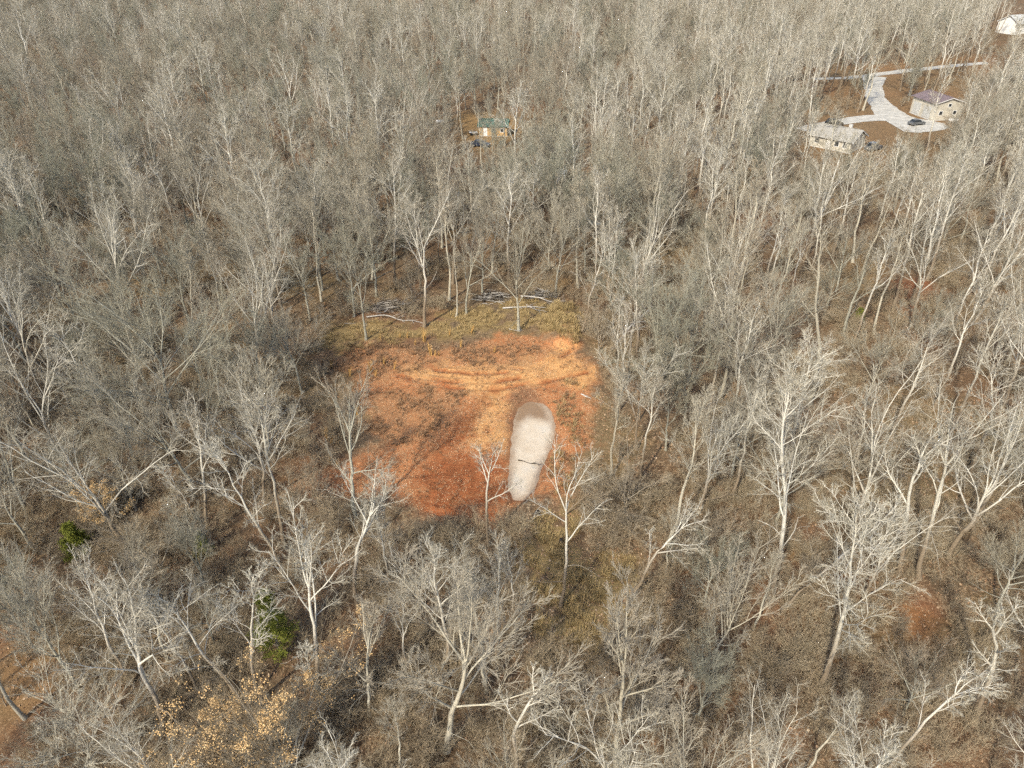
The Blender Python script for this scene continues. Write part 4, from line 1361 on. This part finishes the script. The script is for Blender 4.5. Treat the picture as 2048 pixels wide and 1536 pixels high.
# ------------------------------------------------------------------ buildings
def window(parent, x, z, w, h, y, side=-1, axis='y'):
    """frame and pane proud of a wall; axis y: on a long wall at depth y, axis x: on a gable wall at x"""
    def bx(x0, x1, z0, z1, t0, t1):
        m = MB()
        lo, hi = sorted((y + side * t0, y + side * t1))
        if axis == 'y':
            m.box(x0, x1, lo, hi, z0, z1)
        else:
            m.box(lo, hi, x0, x1, z0, z1)
        return m
    t = .09
    fr = MB()
    for q in ((x - w / 2, x + w / 2, z, z + t), (x - w / 2, x + w / 2, z + h - t, z + h), (x - w / 2, x - w / 2 + t, z + t, z + h - t), (x + w / 2 - t, x + w / 2, z + t, z + h - t)):
        m = bx(*q, -.02, .05)
        fr.add(m.v[0], m.f)
    f = fr.build('window', M['white_trim'], parent)
    bx(x - w / 2 + t, x + w / 2 - t, z + t, z + h - t, -.02, .02).build('pane', M['glass'], f)


def door(parent, x, w, h, y, mat, side=-1, axis='y', ribs=0):
    m = MB()
    lo, hi = sorted((y - side * .02, y + side * .05))
    if axis == 'y':
        m.box(x - w / 2, x + w / 2, lo, hi, .02, h)
        for k in range(ribs):
            z = h * (k + 1) / (ribs + 1); m.box(x - w / 2 + .06, x + w / 2 - .06, *sorted((y + side * .05, y + side * .075)), z - .04, z + .04)
    else:
        m.box(lo, hi, x - w / 2, x + w / 2, .02, h)
        for k in range(ribs):
            z = h * (k + 1) / (ribs + 1); m.box(*sorted((y + side * .05, y + side * .075)), x - w / 2 + .06, x + w / 2 - .06, z - .04, z + .04)
    d = m.build('door', mat, parent)
    hm = MB()
    if axis == 'y':
        hm.box(x + w / 2 - .16, x + w / 2 - .1, *sorted((y + side * .05, y + side * .11)), h * .46, h * .5)
    else:
        hm.box(*sorted((y + side * .05, y + side * .11)), x + w / 2 - .16, x + w / 2 - .1, h * .46, h * .5)
    hm.build('handle', M['grey_paint'], d)


def gable_house(name, label, px, L, W, wall, rise, rz, mwall, mroof, over=.4, ribs=.6, cat='house'):
    p = flat(*px)
    e = empty(name, (p[0], p[1], 0), rz, label=label, category=cat)
    h = W / 2
    MB().box(-L / 2 - .1, L / 2 + .1, -h - .1, h + .1, -.4, .12).build('foundation', M['concrete'], e)
    m = MB()
    prof = [(-h, .12), (h, .12), (h, wall), (0, wall + rise), (-h, wall)]
    n = 5
    V = [(-L / 2, y, z) for y, z in prof] + [(L / 2, y, z) for y, z in prof]
    m.add(V, [(i, (i + 1) % n, n + (i + 1) % n, n + i) for i in range(n)] + [(4, 3, 2, 1, 0), (5, 6, 7, 8, 9)])
    wl = m.build('wall', mwall, e)
    # board courses
    cb = MB()
    z = .5
    while z < wall - .2:
        cb.box(-L / 2 - .012, L / 2 + .012, -h - .012, -h + .02, z, z + .03)
        z += .55
    cb.build('siding_course', mwall, wl)
    for s in (-1, 1):
        k = rise / h
        y0, z0 = s * (h + over), wall - over * k + .03
        q = [(-L / 2 - over, y0, z0), (L / 2 + over, y0, z0), (L / 2 + over, 0, wall + rise + .03), (-L / 2 - over, 0, wall + rise + .03)]
        if s > 0:
            q = [q[1], q[0], q[3], q[2]]
        r = MB().slab(q, .07).build('roof', mroof, e)
        rb = MB()
        nr = int((L + 2 * over) / ribs)
        for i in range(nr + 1):
            x = -L / 2 - over + i * (L + 2 * over) / nr
            qq = [(x - .025, y0, z0 + .085), (x + .025, y0, z0 + .085), (x + .025, 0, wall + rise + .115), (x - .025, 0, wall + rise + .115)]
            if s > 0:
                qq = [qq[1], qq[0], qq[3], qq[2]]
            rb.slab(qq, .035)
        rb.build('roof_seam', mroof, r)
    MB().box(-L / 2 - over, L / 2 + over, -.10, .10, wall + rise + .10, wall + rise + .17).build('ridge_cap', mroof, e)
    for s in (-1, 1):
        for sy in (-1, 1):
            k = rise / h
            x = s * (L / 2 + over)
            m = MB()
            y0, z0 = sy * (h + over), wall - over * k
            m.slab([(x - .03, y0, z0 - .12), (x + .03, y0, z0 - .12), (x + .03, sy * .01, wall + rise - .12), (x - .03, sy * .01, wall + rise - .12)][::1 if sy < 0 else -1], .14)
            m.build('fascia', M['white_trim'], e)
    return e


cb = gable_house('cabin', 'small tan cabin with a green metal roof in the woods', (988, 268), 6.9, 4.2, 2.4, 1.2, math.radians(-5), M['tan_wood'], M['green_roof'], .35, .45, 'cabin')
door(cb, -1.9, .95, 2.05, -2.1, M['white_trim'])
window(cb, .2, 1.0, .9, .9, -2.1); window(cb, 2.2, 1.0, .9, .9, -2.1)
window(cb, 0, 1.0, .8, .9, -3.45, -1, 'x')

ga = gable_house('garage', 'tall garage with plum metal roof and white doors by the driveway', (1868, 232), 9.0, 8.4, 4.4, 1.2, math.radians(-80), M['cream'], M['purple_roof'], .5, .6, 'garage')
for xx in (-2.2, 2.0):
    door(ga, xx, 3.0, 3.2, -4.2, M['pale_roof'], -1, 'y', 4)
window(ga, -2.0, 1.3, 1.1, 1.1, 4.5, 1, 'x'); window(ga, 2.0, 1.3, 1.1, 1.1, 4.5, 1, 'x'); window(ga, 0, 3.3, 1.0, .9, 4.5, 1, 'x')

ho = gable_house('ranch_house', 'low cream house with a grey roof left of the driveway', (1672, 292), 9.5, 8.0, 2.6, 1.8, math.radians(-44), M['cream'], M['grey_roof'], .5, .9, 'house')
door(ho, -.4, 1.0, 2.1, -4.0, M['white_trim'])
for xx in (-3.2, 1.5, 3.4):
    window(ho, xx, .95, 1.1, 1.15, -4.0)
MB().box(1.6, 2.3, .6, 1.2, 3.4, 5.1).build('chimney', M['concrete'], ho)

wh = gable_house('white_house', 'white house cut by the upper right corner', (2036, 66), 15.0, 10.0, 4.6, 2.6, math.radians(20), M['white_wall'], M['pale_roof'], .5, .9, 'house')
door(wh, -2.5, 1.1, 2.1, -5.0, M['grey_paint'])
for xx in (-5.2, 0, 2.6, 5.2):
    window(wh, xx, 1.0, 1.1, 1.3, -5.0)
    window(wh, xx, 3.0, 1.1, 1.1, -5.0)

sh = gable_house('garden_shed', 'tiny white shed among the trees below the cabin', (1122, 366), 1.6, 1.6, 2.2, .7, math.radians(10), M['white_wall'], M['pale_roof'], .15, .5, 'shed')
door(sh, 0, .8, 1.8, -.8, M['grey_paint'])


# ------------------------------------------------------------------ vehicles and yard things
def car(name, label, px, rz, paint, tall=0.0):
    p = flat(*px)
    z0 = float(terrain(p[0], p[1]))
    e = empty(name, (p[0], p[1], z0 + .04), rz, label=label, category='car')
    hw = .88
    low = [(-2.2, .35), (-2.25, .62), (-2.15, .88 + tall * .2), (-1.2, .95 + tall * .2), (1.0, .95 + tall * .2), (2.0, .82 + tall * .1), (2.25, .62), (2.22, .35)]
    m = MB()
    n = len(low)
    V = []
    for y, s in ((-hw, .97), (-hw * .8, 1.0), (hw * .8, 1.0), (hw, .97)):
        V += [(x * s, y, .35 + (z - .35) * (s if abs(y) > .8 else 1.0)) for x, z in low]
    F = []
    for j in range(3):
        F += [(j * n + i, j * n + (i + 1) % n, (j + 1) * n + (i + 1) % n, (j + 1) * n + i) for i in range(n)]
    F += [tuple(range(n - 1, -1, -1)), tuple(range(3 * n, 4 * n))]
    m.add(V, F)
    m.build('body', paint, e)
    zr = 1.42 + tall * .35
    zb = .93 + tall * .2
    gh = [(-1.95 + .3 * (tall == 0), zb), (.85, zb), (.2, zr), (-1.25 - .3 * (tall > 0), zr)]
    V = []
    for y, s in ((-hw * .9, 0), (-hw * .74, 1), (hw * .74, 1), (hw * .9, 0)):
        pass
    V = [(x, sy * (hw * .93 if i < 2 else hw * .74), z) for sy in (-1, 1) for i, (x, z) in enumerate(gh)]
    cab = MB(); cab.add(V, [(0, 1, 2, 3), (7, 6, 5, 4), (1, 5, 6, 2), (0, 3, 7, 4), (3, 2, 6, 7), (0, 4, 5, 1)])
    gl = cab.build('window', M['glass'], e)
    x0, x1 = gh[3][0], gh[2][0]
    MB().hexa([(x0 - .04, -hw * .75, zr - .02), (x1 + .06, -hw * .75, zr - .02), (x0 - .04, hw * .75, zr - .02), (x1 + .06, hw * .75, zr - .02),
               (x0 + .05, -hw * .66, zr + .05), (x1 - .05, -hw * .66, zr + .05), (x0 + .05, hw * .66, zr + .05), (x1 - .05, hw * .66, zr + .05)]).build('roof', paint, e)
    for x in (-1.38, 1.38):
        for s in (-1, 1):
            w = MB().cyl((x, s * (hw - .07), .33), 'y', .33, .22).build('wheel', M['rubber'], e)
            MB().cyl((x, s * (hw + .03), .33), 'y', .19, .06).build('rim', M['alloy'], w)
    for s in (-1, 1):
        MB().box(2.12, 2.26, s * .62 - .2, s * .62 + .2, .62, .76).build('headlight', M['lamp'], e)
    return e


car('parked_car', 'black car on the gravel behind the grey roofed house', (1667, 252), math.radians(8), M['black_paint'], 1)
car('parked_car', 'navy car parked in front of the green roofed cabin', (961, 293), math.radians(-18), M['blue_paint'], 0)
car('parked_car', 'dark grey car right of the grey roofed house', (1746, 300), math.radians(30), M['grey_paint'], 1)
car('parked_car', 'grey car parked beside the garage doors', (1832, 250), math.radians(20), M['grey_paint'], 0)


def quad_bike(px, rz, label):
    p = flat(*px)
    e = empty('quad_bike', (p[0], p[1], 0), rz, label=label, category='quad bike')
    MB().hexa([(-.7, -.22, .42), (.7, -.22, .42), (-.7, .22, .42), (.7, .22, .42), (-.6, -.2, .75), (.55, -.16, .7), (-.6, .2, .75), (.55, .16, .7)]).build('body', M['white_plastic'], e)
    MB().box(-.55, .1, -.17, .17, .74, .9).build('seat', M['rubber'], e)
    for x in (-.62, .62):
        for s in (-1, 1):
            MB().cyl((x, s * .45, .3), 'y', .3, .24).build('wheel', M['rubber'], e)
        MB().box(x - .36, x + .36, -.52, .52, .66 + .0 * x, .71).build('mudguard', M['white_plastic'], e)
    h = MB(); h.box(.3, .36, -.4, .4, 1.02, 1.07); h.box(.28, .38, -.04, .04, .7, 1.02); h.build('handlebar', M['grey_paint'], e)


quad_bike((947, 270), math.radians(15), 'white quad bike standing left of the cabin')


def tank(px, rz, label):
    p = flat(*px)
    e = empty('gas_tank', (p[0], p[1], 0), rz, label=label, category='tank')
    P = np.array([[(-1.15, 0, .85), (-1.1, 0, .85), (-.95, 0, .85), (0, 0, .85), (.95, 0, .85), (1.1, 0, .85), (1.15, 0, .85)]], float)
    R = np.array([[.02, .28, .42, .45, .42, .28, .02]])
    ac = Acc(); ac.add(tubes(P, R, 14))
    link('body', ac.mesh('tank_body', [M['white_plastic']]), e)
    for x in (-.7, .7):
        MB().box(x - .08, x + .08, -.35, .35, 0, .46).build('foot', M['concrete'], e)
    MB().cyl((0, 0, 1.36), 'z', .13, .14).build('cap', M['grey_paint'], e)


tank((881, 250), math.radians(20), 'white gas tank under the dark trees left of the cabin')
tank((1905, 247), math.radians(-20), 'white gas tank right of the plum roofed garage')


def tarp_pile(px, w, d, h, label):
    p = at(*px)
    n, mm = 22, 12
    V, F = [], []
    for j in range(mm + 1):
        for i in range(n):
            a = i / n * 6.283; r = j / mm
            k = 1 + .14 * math.sin(a * 5 + j) + .08 * math.sin(a * 9)
            V.append((w * r * math.cos(a) * k, d * r * math.sin(a) * k, h * (1 - r ** 2.6) * (1 + .12 * math.sin(a * 7 + j * 2)) + .02))
    for j in range(mm):
        for i in range(n):
            a, b = j * n + i, j * n + (i + 1) % n
            F.append((a, b, b + n, a + n))
    link('tarp_covered_pile', make_mesh('tarp_covered_pile', V, F, [M['tarp']], None, True), None, tuple(p), label=label, category='tarp')


tarp_pile((1182, 446), 2.0, 1.4, 1.3, 'blue grey tarp over a pile among the trees')
